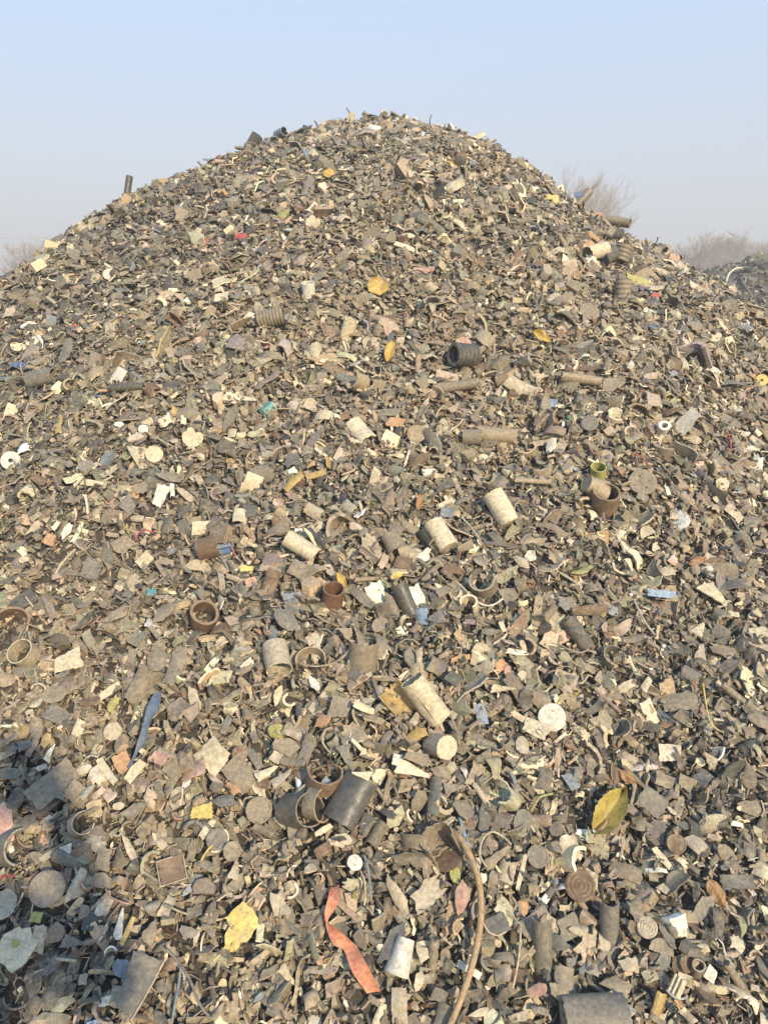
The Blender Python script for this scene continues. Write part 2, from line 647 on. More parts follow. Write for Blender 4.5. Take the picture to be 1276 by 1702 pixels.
def second_z(x, y):
    z = 1.75 - 0.60 * (np.sqrt(((x - 6.0) / 1.5) ** 2 + (y - 11.0) ** 2 + 0.5) - 0.7) + 1.5 * lump(x * 0.9 + 3, y * 0.9)
    return np.maximum(z, -0.3)


sheet("second_heap_terrain", np.linspace(1.5, 13, 110), np.linspace(7.2, 15, 80), second_z, M_CORE)

haze_m = bpy.data.materials.new("thin winter haze")
haze_m.use_nodes = True
ht = haze_m.node_tree
ht.nodes.remove(ht.nodes["Principled BSDF"])
pv = ht.nodes.new("ShaderNodeVolumePrincipled")
pv.inputs["Color"].default_value = (0.92, 0.90, 0.87, 1)
pv.inputs["Density"].default_value = 0.014
pv.inputs["Anisotropy"].default_value = 0.0
ht.links.new(pv.outputs[0], ht.nodes["Material Output"].inputs["Volume"])
hz = Geo()
bx = [(-170, -70, -1), (170, -70, -1), (170, 230, -1), (-170, 230, -1), (-170, -70, 9.5), (170, -70, 9.5), (170, 230, 9.5), (-170, 230, 9.5)]
hz.v = bx
hz.f = [(3, 2, 1, 0), (4, 5, 6, 7), (0, 1, 5, 4), (1, 2, 6, 5), (2, 3, 7, 6), (3, 0, 4, 7)]
hz.s = [False] * 6
HAZE = tag(obj("haze", hz, haze_m), label="thin pale winter haze over the yard", kind="stuff")

C['hs'] = (.34, .215, .105)
# ------------------------------------------------------------------ single finds: pipe pieces, rings, discs, leaves, bands, wires
LAND = []                                                # (px, py, short phrase) used to describe the shards round about


def land(px, py, phrase):
    if phrase:
        LAND.append((px, py, phrase))


def pipe(name, label, cat, group, px, py, dia, length, ang, tilt, col, wall=0.1, off=0.5, lm=None, mat=None, taper=1.0, cap=None, roll=0, **kw):
    mw, d, R, p = lay_axis(px, py, ang, tilt, dia, off)
    SPOTS.append((px, py, .45 * max(dia, length)))
    L = length * d / F / math.cos(math.radians(min(70, abs(tilt))))
    USED.append((p, 0.5 * max(L, 2 * R), R))
    g = tube_geo(R, R * taper, L, R * wall, mid=roll, **kw)
    if cap is None:
        o = tag(obj(name, g, mat or M_CLEAN, mw, C[col]), label, cat, group)
    else:
        o = tag(empty(name, mw), label, cat, group)
        obj("pipe_wall", g, mat or M_CLEAN, None, C[col], o)
        z = L * 0.5 * cap[0]
        rr = R * (taper if cap[0] > 0 else 1.0)
        dg = disc_geo(rr * cap[2], R * 0.10, cap[3] if len(cap) > 3 else 'rings', bite=cap[4] if len(cap) > 4 else 0.0)
        c = obj("end_cap", dg, mat or M_CLEAN, Matrix.Translation((0, 0, z)) @ (Matrix.Identity(4) if cap[0] > 0 else Matrix.Rotation(math.pi, 4, 'X')), C[cap[1]], o)
    land(px, py, lm)
    return o, mw, R, L


def disc(name, label, px, py, dia, col, blend=0.5, style='plain', lm=None, bite=0.0, th=0.10, rim=None, dots=0, cat="disc", group="plastic discs lying on the heap"):
    mw, L, W, d = lay_flat(px, py, dia, dia, 0, blend, 0.010)
    R = dia * d / F / 2
    g = disc_geo(R, 2 * R * th, style, bite=bite)
    if rim or dots:
        o = tag(empty(name, mw), label, cat, group)
        obj("face", g, M_PL, None, C[col], o)
        if rim:
            obj("rim", tube_geo(R * 1.07, R * 1.07, 2 * R * th * 1.5, R * 0.1, seg=40, arc=rim[1], mid=rim[2], nl=2), M_PL, None, C[rim[0]], o)
        for k in range(dots):
            a = 2 * math.pi * k / dots + 0.4
            q = R * (0.5 if k % 2 else 0.72)
            obj("hole", disc_geo(R * 0.075, R * 0.02, seg=10), M_PL, Matrix.Translation((q * math.cos(a), q * math.sin(a), R * th * 1.08)), C['dk'], o)  # solid black plug: the shade inside a hole put into its colour
    else:
        o = tag(obj(name, g, M_PL, mw, C[col]), label, cat, group)
    land(px, py, lm)
    return o


PG = "short pipe pieces lying on the heap"
pipe("pipe_stub", "plain cream pipe stub lying alone above the slate blue chip, closed at its lower end", "pipe stub", PG, 833, 851, 35, 56, -60, 20, 'cr', off=.45, lm="the plain cream pipe stub", cap=(1, 'bg', .97))
pipe("pipe_stub", "cream pipe stub lying inside a dark split sleeve", "pipe stub", PG, 730, 896, 34, 48, -58, 22, 'cr', off=.55, lm="the sleeved cream pipe stub", cap=(1, 'bg', .97))
pipe("split_sleeve", "dark grey split sleeve hugging a cream pipe stub", "pipe sleeve", None, 723, 899, 44, 48, -58, 10, 'dg', off=.25, arc=200, roll=125, wall=.06, jag=.04)
pipe("pipe_stub", "cream pipe stub with a long dark slit down its side", "pipe stub", PG, 704, 1168, 41, 80, -54, -4, 'cr', off=.62, lm="the slit cream pipe stub", wall=.08, slit=lambda t: 0.3 + 4.0 * max(0, math.sin(math.pi * min(1, max(0, (t - .25) / .7)))), roll=-152, nl=14)
pipe("half_pipe_shell", "broken half pipe with yellow-stained inside, tucked under the slit cream stub", "pipe shell", None, 665, 1170, 48, 56, -50, 5, 'oc', off=.35, arc=170, roll=165, wall=.05, jag=.06)
pipe("pipe_stub", "beige pipe stub with its open end turned down, scraps inside", "pipe stub", PG, 462, 1098, 42, 38, -78, 42, 'bg', off=.5, lm="the beige open pipe stub", wall=.09)
pipe("half_pipe_shell", "cream and yellow half pipe lying below the zigzag of grey scraps", "pipe shell", None, 503, 915, 30, 58, -32, 10, 'cr', off=.5, arc=220, lm="the cream half pipe", wall=.12)
pipe("end_cap_piece", "short cream pipe cap with a bite broken out of its round face", "pipe cap", None, 728, 1243, 38, 22, -15, 60, 'bg', off=.5, lm="the bitten cream cap", cap=(1, 'cr', 1.0, 'plain', .0), wall=.09)
pipe("tapered_fitting", "whitish tapered pipe fitting beside the orange band, dark hole at its narrow end", "pipe fitting", None, 667, 1590, 28, 50, -105, 24, 'wh', off=.55, taper=1.5, lm="the white tapered fitting", cap=(1, 'cr', .98), wall=.12)
pipe("pipe_stub", "wide dark grey pipe stub with cracked rim facing sideways", "pipe stub", PG, 500, 1351, 58, 36, 5, 48, 'dg', off=.3, lm="the wide dark pipe stub", wall=.1, jag=.03)
pipe("pipe_collar", "brown-grey pipe collar piece leaning on the wide dark stub", "pipe collar", None, 531, 1338, 58, 20, -10, 35, 'gb', off=.2, wall=.09, arc=230, roll=60)
pipe("pipe_collar", "half-buried dark collar behind the big glossy shell", "pipe collar", None, 541, 1296, 58, 24, 80, 30, 'br', off=.25, wall=.12, arc=250, roll=10)
pipe("flange_ring", "flat dark brown ring with scraps showing through it", "ring", None, 340, 1028, 48, 16, 75, 52, 'br', off=.25, wall=.2, lm="the dark brown ring")
pipe("rusty_ring", "small rust brown ring standing on edge among grey shards", "ring", None, 552, 998, 36, 27, 82, 36, 'br', off=.7, wall=.1, lm="the rusty ring", mat=plastic("rusty iron", dust=.35, rough=.85, dustcol=(.25, .12, .05)))
pipe("corrugated_stub", "dark corrugated hose stub with its open mouth facing sideways", "hose stub", None, 770, 601, 38, 36, 176, 30, 'dg', off=.7, wall=.2, corr=.004, ncorr=5, lm="the corrugated hose stub")
pipe("socket_ring", "brown open socket ring facing upward below a rounded elbow", "ring", None, 1001, 838, 45, 28, 78, 42, 'br', off=.5, wall=.12, lm="the brown socket ring")
pipe("elbow_shell", "rounded brown elbow shell behind the open socket ring", "pipe elbow", None, 984, 817, 40, 34, 150, 20, 'tn', off=.55, taper=.7, solid=True, cap0=True, cap1=True)
pipe("tube_ring", "small open grey-green tube end above the elbow shell", "ring", None, 991, 789, 26, 15, 84, 40, 'yg', off=.7, wall=.1)
pipe("corrugated_stub", "grey corrugated pipe piece lying beside the blue button", "hose stub", None, 452, 536, 30, 44, 12, 5, 'gb', off=.6, corr=.002, ncorr=8, wall=.12)
pipe("corrugated_stub", "grey corrugated sleeve below the cream cut tube near the skyline", "hose stub", None, 1030, 430, 28, 26, 70, 10, 'gb', off=.7, corr=.0016, ncorr=4, wall=.12)
pipe("corrugated_stub", "short grey corrugated sleeve standing lower than the cream cut tube", "hose stub", None, 1031, 487, 26, 30, 85, 15, 'gb', off=.6, corr=.0014, ncorr=4, wall=.12)
pipe("pipe_stub", "cream cut tube with a dark open mouth near the bare-tree side", "pipe stub", PG, 985, 427, 26, 36, 195, 25, 'cr', off=.75, wall=.08, jag=.05, lm="the cream cut tube")
pipe("pipe_stub", "dark wide tube lying against the cream cut tube", "pipe stub", PG, 1003, 432, 30, 24, 215, 35, 'dg', off=.5, wall=.08)
pipe("pipe_stub", "dark upright tube jutting above the skyline on the long side of the heap", "pipe stub", PG, 214, 313, 11, 36, 82, 5, 'dg', off=.3, wall=.15)
pipe("pipe_stub", "dark barrel-like tube breaking the skyline below the summit", "pipe stub", PG, 424, 246, 20, 26, 60, 25, 'dg', off=.8, wall=.1)
pipe("pipe_stub", "black-mouthed tube end lying closest to the summit", "pipe stub", PG, 469, 229, 15, 14, 30, 50, 'bs', off=.9, wall=.12)
pipe("pipe_stub", "grey tube tilted up against the sky beside the bare tree", "pipe stub", PG, 968, 330, 14, 30, 48, 5, 'gb', off=0.2, wall=.12)
pipe("pipe_stub", "round black tube mouth under the tilted grey tube", "pipe stub", PG, 962, 342, 12, 8, -80, 65, 'dk', off=.8, wall=.14)
pipe("pipe_stub", "grey pipe lying level on the skyline with its black end outward", "pipe stub", PG, 1024, 371, 15, 38, -8, 25, 'gb', off=.4, wall=.12, lm="the level skyline pipe")
pipe("pipe_stub", "dark low tube resting below the level skyline pipe", "pipe stub", PG, 1016, 393, 19, 28, -4, 20, 'dg', off=.5, wall=.1)
pipe("pipe_stub", "small white tube standing with its mouth up above the olive leaf scrap", "pipe stub", PG, 514, 487, 22, 20, 95, 30, 'wh', off=.6, wall=.1, lm="the small white tube")
pipe("pipe_stub", "cream cup-shaped tube end lying below the yellow maple-like leaf", "pipe stub", PG, 578, 551, 22, 30, 70, 25, 'cr', off=.5, wall=.1, jag=.05)
pipe("pipe_stub", "tiny thick white ring beside the long white shard", "pipe stub", PG, 1096, 719, 20, 16, 60, 55, 'wh', off=.6, wall=.45, lm="the thick white ring")
pipe("pipe_stub", "large smooth dark pipe at the very bottom, cut by the picture edge", "pipe stub", PG, 985, 1694, 64, 104, 2, 0, 'mg', off=.3, wall=.08, lm="the large bottom pipe")
pipe("pipe_stub", "black glossy tube lying beside the bright blue strap", "pipe stub", PG, 72, 634, 26, 46, 12, 10, 'gg', off=.5, wall=.12, lm="the black glossy tube")
pipe("pipe_stub", "greyish hollow cone of pipe above the sleeved stub's near end", "pipe stub", PG, 653, 906, 28, 30, -60, 20, 'gb', off=.5, taper=1.2, wall=.1)
pipe("pipe_stub", "small grey hollow tube beside the slatted cream piece", "pipe stub", PG, 1157, 1611, 22, 14, 70, 50, 'gb', off=.4, wall=.25)
pipe("pipe_ring", "thin cream pipe ring in the tan patch beside the flat cream plate", "ring", None, 44, 1090, 42, 16, 150, 55, 'bg', off=.4, wall=.07, lm="the thin cream ring")
pipe("half_pipe", "long narrow grey half pipe lying downhill, hollow side down", "half pipe", None, 899, 1580, 34, 108, 91, 0, 'gg', off=.2, arc=180, lm="the long narrow half pipe", wall=.1, jag=.02)
pipe("half_pipe", "smooth grey half tube with ragged top below the ringed oval lid", "half pipe", None, 1011, 1543, 32, 84, 89, 0, 'mg', off=.3, arc=200, lm="the smooth grey half tube", wall=.12, jag=.015)
pipe("half_pipe", "wide grey-brown half pipe standing above the beige horn", "half pipe", None, 604, 1092, 48, 46, 86, 10, 'gb', off=.3, arc=170, wall=.07, jag=.03, lm="the wide grey half pipe")
pipe("half_pipe", "dark half pipe sloping beside the white torn chip", "half pipe", None, 674, 1000, 28, 56, -66, 5, 'dg', off=.45, arc=190, wall=.12)
pipe("half_pipe", "dark grey bent pipe piece below the rusty leaf cluster", "half pipe", None, 957, 1056, 28, 56, -56, 8, 'dg', off=.5, arc=210, wall=.1, lm="the dark bent pipe piece")
pipe("half_pipe", "tan half tube with dark patch lying level above the tan stick", "half pipe", None, 822, 728, 26, 60, -4, 5, 'tn', off=.5, arc=190, wall=.1, jag=.06, lm="the tan half tube")
pipe("half_pipe", "grey tube piece butting on the tan half tube", "half pipe", None, 783, 732, 28, 30, -2, 10, 'gb', off=.5, arc=200, wall=.1)
pipe("bark_log", "grey-brown bark-like pipe lying level under the corrugated stub", "pipe log", None, 756, 647, 20, 68, 8, 4, 'gb', off=.55, wall=.2, jag=.04, taper=.85, lm="the bark-like pipe")
pipe("tan_stick", "pale tan broken stick with notched end", "stick", None, 964, 635, 18, 66, -8, 4, 'tn', off=.6, solid=True, cap0=True, cap1=True, jag=.04, taper=.9, lm="the pale tan stick")
pipe("dark_log", "dark splintery rod lying level on the shadowy slope", "stick", None, 212, 647, 13, 56, 3, 0, 'dg', off=.7, solid=True, cap0=True, cap1=True, jag=.05)
pipe("tan_stick", "slim tan rod pointing level at the elbow shell", "stick", None, 884, 803, 9, 60, -3, 0, 'tn', off=1.0, solid=True, cap0=True, cap1=True)
pipe("branch_piece", "rough bark-brown rod beside the tan hose near its lower end", "stick", None, 718, 1600, 17, 84, 86, 0, 'gb', off=.6, solid=True, cap0=True, cap1=True, jag=.03, corr=.0012, ncorr=5)
pipe("branch_piece", "long grey-brown rod sloping down toward the lower corner", "stick", None, 1226, 1637, 13, 84, -57, 0, 'gb', off=.8, solid=True, cap0=True, cap1=True, jag=.02)
pipe("branch_piece", "dark thin post sticking up at the heap's shoulder", "stick", None, 934, 409, 8, 36, -62, 0, 'gb', off=1.2, solid=True, cap0=True, cap1=True)
pipe("cable_duct", "pale grey-brown duct piece above the level tan oval", "half pipe", None, 1216, 1156, 13, 50, -40, 0, 'gb', off=.8, arc=200, wall=.15)
pipe("half_pipe", "curved grey band standing on edge above the brown flange ring", "half pipe", None, 352, 913, 42, 34, 20, 10, 'br', off=.3, arc=130, wall=.08, jag=.05)
pipe("half_ring", "half-buried pale green ring beside the dark bent pipe piece", "ring", None, 1016, 1098, 38, 14, 60, 55, 'gg', off=.35, arc=200, roll=-80, wall=.08)
pipe("half_ring", "curled tan ring half below the beige open stub", "ring", None, 518, 1106, 52, 12, 95, 50, 'tn', off=.35, arc=200, roll=180, wall=.08)
pipe("half_ring", "cream hooked ring among the white torn chips", "ring", None, 778, 1008, 28, 12, 100, 55, 'cr', off=.4, arc=260, roll=150, wall=.2)
pipe("half_ring", "large dark half ring above the cream hooked ring", "ring", None, 800, 975, 44, 14, 110, 55, 'gb', off=.4, arc=240, roll=-20, wall=.14, lm="the large dark half ring")
pipe("half_ring", "small cream C-shaped ring under the beige open stub", "ring", None, 479, 1166, 24, 9, 20, 65, 'cr', off=.5, arc=210, roll=20, wall=.3)
pipe("half_ring", "pale cream hook lying in the shaded corner scraps", "ring", None, 185, 1589, 22, 8, 90, 60, 'wh', off=.5, arc=150, roll=180, wall=.22)
pipe("half_ring", "tan shell ring with dark inside on the middle slope", "ring", None, 595, 639, 30, 20, 160, 40, 'tn', off=.4, arc=220, roll=-40, wall=.12)
pipe("half_ring", "flat tan half ring lying in the brown patch at the edge", "ring", None, 22, 1040, 54, 14, 80, 55, 'br', off=.25, arc=200, roll=180, wall=.16)
pipe("half_ring", "white crescent lying at the heap's long shoulder", "ring", None, 96, 466, 30, 8, 110, 55, 'wh', off=.5, arc=140, wall=.1)
pipe("half_ring", "dark curled strip in the shaded corner", "ring", None, 27, 1655, 46, 16, 10, 55, 'dg', off=.4, arc=200, roll=100, wall=.15)
pipe("half_ring", "beige crescent collar beside the shaded round lid", "ring", None, 32, 1413, 58, 20, 10, 50, 'mg', off=.3, arc=180, roll=-10, wall=.12)
pipe("half_ring", "thin cream cup rim lying below the grey slab pair", "ring", None, 137, 1372, 38, 12, 30, 55, 'bg', off=.3, arc=300, wall=.07)

disc("round_lid", "clean white round lid lying flat, the brightest disc", 916, 1193, 45, 'wh', .75, 'plain', "the bright white disc")
disc("round_lid", "cream round lid beside the broken cream fan piece", 257, 756, 28, 'cr', .75, 'plain', "the cream round lid")
disc("washer", "white washer-like disc with a small centre hole", 20, 767, 31, 'wh', .7, 'hole', "the white washer")
disc("round_lid", "tan round lid lying over a square tan plate", 692, 723, 31, 'tn', .6, 'plain', "the tan round lid")
disc("round_lid", "grey dusty lid with a few dark holes below the red wires", 1066, 804, 46, 'gb', .35, 'plain', "the grey holed lid", dots=4)
disc("round_lid", "plain grey round lid beside the wide dark pipe stub", 431, 1348, 43, 'gb', .7, 'rim', "the plain grey lid")
disc("round_lid", "pale beige round lid above the orange-tan shard", 189, 1217, 29, 'bg', .7, 'plain', "the pale beige lid")
disc("round_lid", "dark grey lid with a cream crescent rim", 362, 1397, 36, 'mg', .6, 'plain', "the cream-rimmed lid", rim=('cr', 170, -30))
disc("round_lid", "large shaded dark grey lid in the cool shadow", 80, 1478, 56, 'mg', .6, 'plain', "the large shaded lid")
disc("round_lid", "brown oval lid with raised concentric rings", 962, 1473, 50, 'br', .5, 'rings', "the ringed oval lid")
disc("round_lid", "beige lid with ring grooves beside the Y-shaped scrap", 1074, 1543, 33, 'bg', .55, 'rings')
disc("round_lid", "white oval disc on the far long shoulder of the heap", 183, 458, 20, 'wh', .6, 'plain', "the far white disc")
disc("round_lid", "cream broken disc below the pinkish chip near the top", 521, 372, 25, 'cr', .6, 'plain', bite=.4)
disc("round_lid", "tiny white button disc above the cream fan piece", 239, 715, 16, 'wh', .7, 'plain')
disc("round_lid", "dull grey oval disc high on the sunny shoulder", 977, 521, 34, 'gb', .35, 'plain', "the dull grey disc")
disc("round_lid", "cream disc broken into a fan beside the cream round lid", 320, 728, 34, 'cr', .7, 'plain', bite=.5)
disc("washer", "cream washer with a small hole on the sunny flank", 1198, 806, 22, 'cr', .7, 'hole', "the cream washer")
disc("washer", "cream-yellow washer at the sunny edge of the heap", 1264, 633, 20, 'ye', .7, 'hole')
disc("round_lid", "round brown lid above the bowl-shaped grey scrap", 1123, 1404, 31, 'br', .7, 'rim')
disc("round_lid", "mottled grey-white round lid beside the thin cream stick", 892, 1424, 35, 'mg', .7, 'rim', "the mottled lid")
disc("round_lid", "small round brown lid in the dark brown clutter of the tan patch", 387, 1416, 30, 'gb', .65, 'rim')
disc("round_lid", "pale peach oval lid above the bark-like pipe", 769, 576, 28, 'pk', .45, 'plain')
disc("round_lid", "slate grey oval lid on the middle slope below the tan stick", 979, 706, 28, 'mg', .4, 'plain')
disc("round_lid", "blue-grey button disc next to the corrugated pipe piece", 480, 530, 15, 'bs', .6, 'plain')


# leaves
def leaf(name, label, px, py, L, W, ang, mat, stem=0.0, vein=True, fold=0.18, curl=0.15, blend=.55, lm=None, veincol=(.5, .42, .16), group="fallen leaves on the heap"):
    mw, Lm, Wm, d = lay_flat(px, py, L, W, ang, blend, 0.016)
    xs = np.linspace(-.5, .5, 23)
    prof = np.sin(np.pi * np.clip(xs + .5, 0, 1)) ** 0.62 * (1 - 0.28 * (xs + .1))
    prof = np.maximum(prof / prof.max(), 0.015)
    ks = np.linspace(-1, 1, 13)
    rows, ph = [], R_.uniform(0, 6)

    def zz(x, k):
        return Wm * fold * abs(k) ** 1.1 - Lm * curl * (x * x) + 0.10 * Wm * math.sin(13 * x + 3 * k + ph) * abs(k) + 0.05 * Wm * math.sin(3.1 * k + 5 * x)
    for i, x in enumerate(xs):
        e = 1 + 0.05 * math.sin(i * 2.3 + ph)
        rows.append([(x * Lm, k * Wm / 2 * prof[i] * e + 0.04 * Wm * math.sin(3 * x), zz(x, k)) for k in ks])
    g = Geo()
    g.patch(rows)
    lo = [[(a, b, c - 0.0006) for a, b, c in r] for r in rows]
    g.patch(lo, flip=True)
    o = tag(empty(name, mw), label, "leaf", group)
    obj("blade", g, mat, None, None, o)
    if vein:
        mid = [(x * Lm, 0.04 * Wm * math.sin(3 * x), zz(x, 0) + .0005) for x in np.linspace(-.5, .48, 14)]
        obj("midrib", sweep_geo(mid, [Wm * .022, Wm * .006], 6), M_CLEAN, None, veincol, o)
        if L > 45:
            for s in (-1, 1):
                for x0 in (-.32, -.18, -.03, .12, .26):
                    pts = [((x0 + .13 * t) * Lm, s * .43 * t * Wm * (1 - abs(x0)) + .04 * Wm * math.sin(3 * x0), zz(x0 + .13 * t, .86 * t * (1 - abs(x0))) + .0006) for t in np.linspace(0, 1, 6)]
                    obj("vein", sweep_geo(pts, [Wm * .009, Wm * .004], 5), M_CLEAN, None, veincol, o)
    if stem:
        pts = [(-.5 * Lm, 0, zz(-.5, 0)), (-.5 * Lm - stem * .5 * Lm, .02 * Lm, zz(-.5, 0) - .003), (-.5 * Lm - stem * Lm, -.03 * Lm, zz(-.5, 0) - .010)]
        obj("stem", sweep_geo(pts, [Wm * .022, Wm * .03], 6, 10), M_CLEAN, None, veincol, o)
    land(px, py, lm)


leaf("fallen_leaf", "large yellow-green leaf with pale veins and a stem, biggest leaf on the heap", 1008, 1351, 92, 50, 52, M_LEAFY, .22, True, fold=.55, curl=.45, lm="the large yellow-green leaf")
leaf("fallen_leaf", "crinkled yellow leaf standing up high in the middle of the slope", 626, 479, 34, 34, 100, M_LEAFYE, .0, True, fold=.1, lm="the crinkled yellow leaf")
leaf("fallen_leaf", "small yellow-orange leaf close under the summit", 547, 292, 22, 14, 20, M_LEAFYE, .2)
leaf("fallen_leaf", "curled orange-brown leaf above the large yellow-green leaf", 1040, 1293, 34, 17, -38, M_LEAFBR, .0, fold=-.2, lm="the curled orange-brown leaf")
leaf("fallen_leaf", "smooth rust-brown oval leaf beside the level grey rectangle", 1188, 1486, 54, 24, -60, M_LEAFBR, .0, fold=-.15, lm="the rust-brown oval leaf")
leaf("fallen_leaf", "narrow brown leaf above the light blue chip", 1157, 934, 32, 13, 22, M_LEAFBR, .0, fold=-.1)
leaf("fallen_leaf", "small yellow leaf curled upright beside the rusty ring", 567, 967, 30, 13, 115, M_LEAFYE, .0, fold=.3)
leaf("fallen_leaf", "yellow-tan curled leaf above the pale tan stick", 899, 563, 34, 16, -35, M_LEAFYE, .0, fold=.3)
leaf("fallen_leaf", "tan-orange curled leaf above the dark corrugated stub's level", 648, 588, 38, 17, 72, M_LEAFYE, .0, fold=.3)
leaf("fallen_leaf", "orange curled leaf scrap above the slate blue chip", 695, 838, 30, 11, 80, M_LEAFBR, .0, fold=.3)


# bands, hose, cables
def track(pts, lift):
    out, ds, ns = [], [], []
    for q in pts:
        p, d, n = hit(q[0], q[1])
        h = q[2] if len(q) > 2 else lift
        out.append(p + n * h)
        ds.append(d)
        ns.append(n)
        USED.append((p, 8 * d / F, 8 * d / F))
    return np.array(out), ds, ns


def strand(name, label, cat, pts, wpx, col, lift=0.012, group=None, mat=None, lm=None, ends=None):
    P, ds, ns = track(pts, lift)
    r = [wpx * d / F / 2 for d in ds]
    if ends:
        r = [a * e for a, e in zip(r, ends)]
    o = tag(obj(name, sweep_geo(P, r, 10 if wpx > 6 else 6, max(24, 8 * len(pts))), mat or M_CLEAN, None, C[col]), label, cat, group)
    if lm:
        land(pts[len(pts) // 2][0], pts[len(pts) // 2][1], lm)
    return o


strand("garden_hose", "thick tan rubber hose curving down to the bottom edge", "hose", [(748, 1383, .004), (760, 1400, .022), (774, 1432, .03), (785, 1470, .034), (789, 1520, .034), (784, 1570, .034), (773, 1620, .03), (760, 1662, .025), (746, 1698, .02), (735, 1725, .01)], 11, 'hs', lm="the thick tan hose")
P_, d_, n_ = track([(557, 1476, .010), (553, 1502, .022), (541, 1530, .012), (556, 1558, .024), (581, 1578, .018), (598, 1612, .028), (621, 1650, .012)], .02)
wang = [(20, 15), (-5, 19), (-55, 8), (75, 24), (28, 20), (42, 27), (8, 22)]
Wd = [(RIGHT * math.cos(math.radians(a)) + UP * math.sin(math.radians(a))) * w * d / F for (a, w), d in zip(wang, d_)]
tag(obj("fabric_band", band_geo(P_, np.array(Wd), .0016, 60), plastic("faded orange webbing", dust=.5, rough=.8, spec=.2, bump=.6, dustcol=(.60, .36, .20)), None, (.52, .17, .095)), "faded orange-red fabric band twisting down the scraps beside the white fitting", "fabric band")
land(575, 1560, "the orange band")
P_, d_, n_ = track([(268, 1160, .02), (261, 1185, .022), (250, 1215, .022), (241, 1240, .018), (230, 1260, .014), (220, 1277, .008)], .02)
wang = [(25, 13), (-5, 18), (30, 14), (0, 12), (40, 8), (40, 9)]
Wd = [(RIGHT * math.cos(math.radians(a)) + UP * math.sin(math.radians(a))) * w * d / F for (a, w), d in zip(wang, d_)]
tag(obj("blue_strip", band_geo(P_, np.array(Wd), .0016, 40), M_PL, None, (.115, .145, .185)), "long dirty blue plastic strip pointing down at the orange-tan shard", "plastic strip")
land(248, 1215, "the long blue strip")

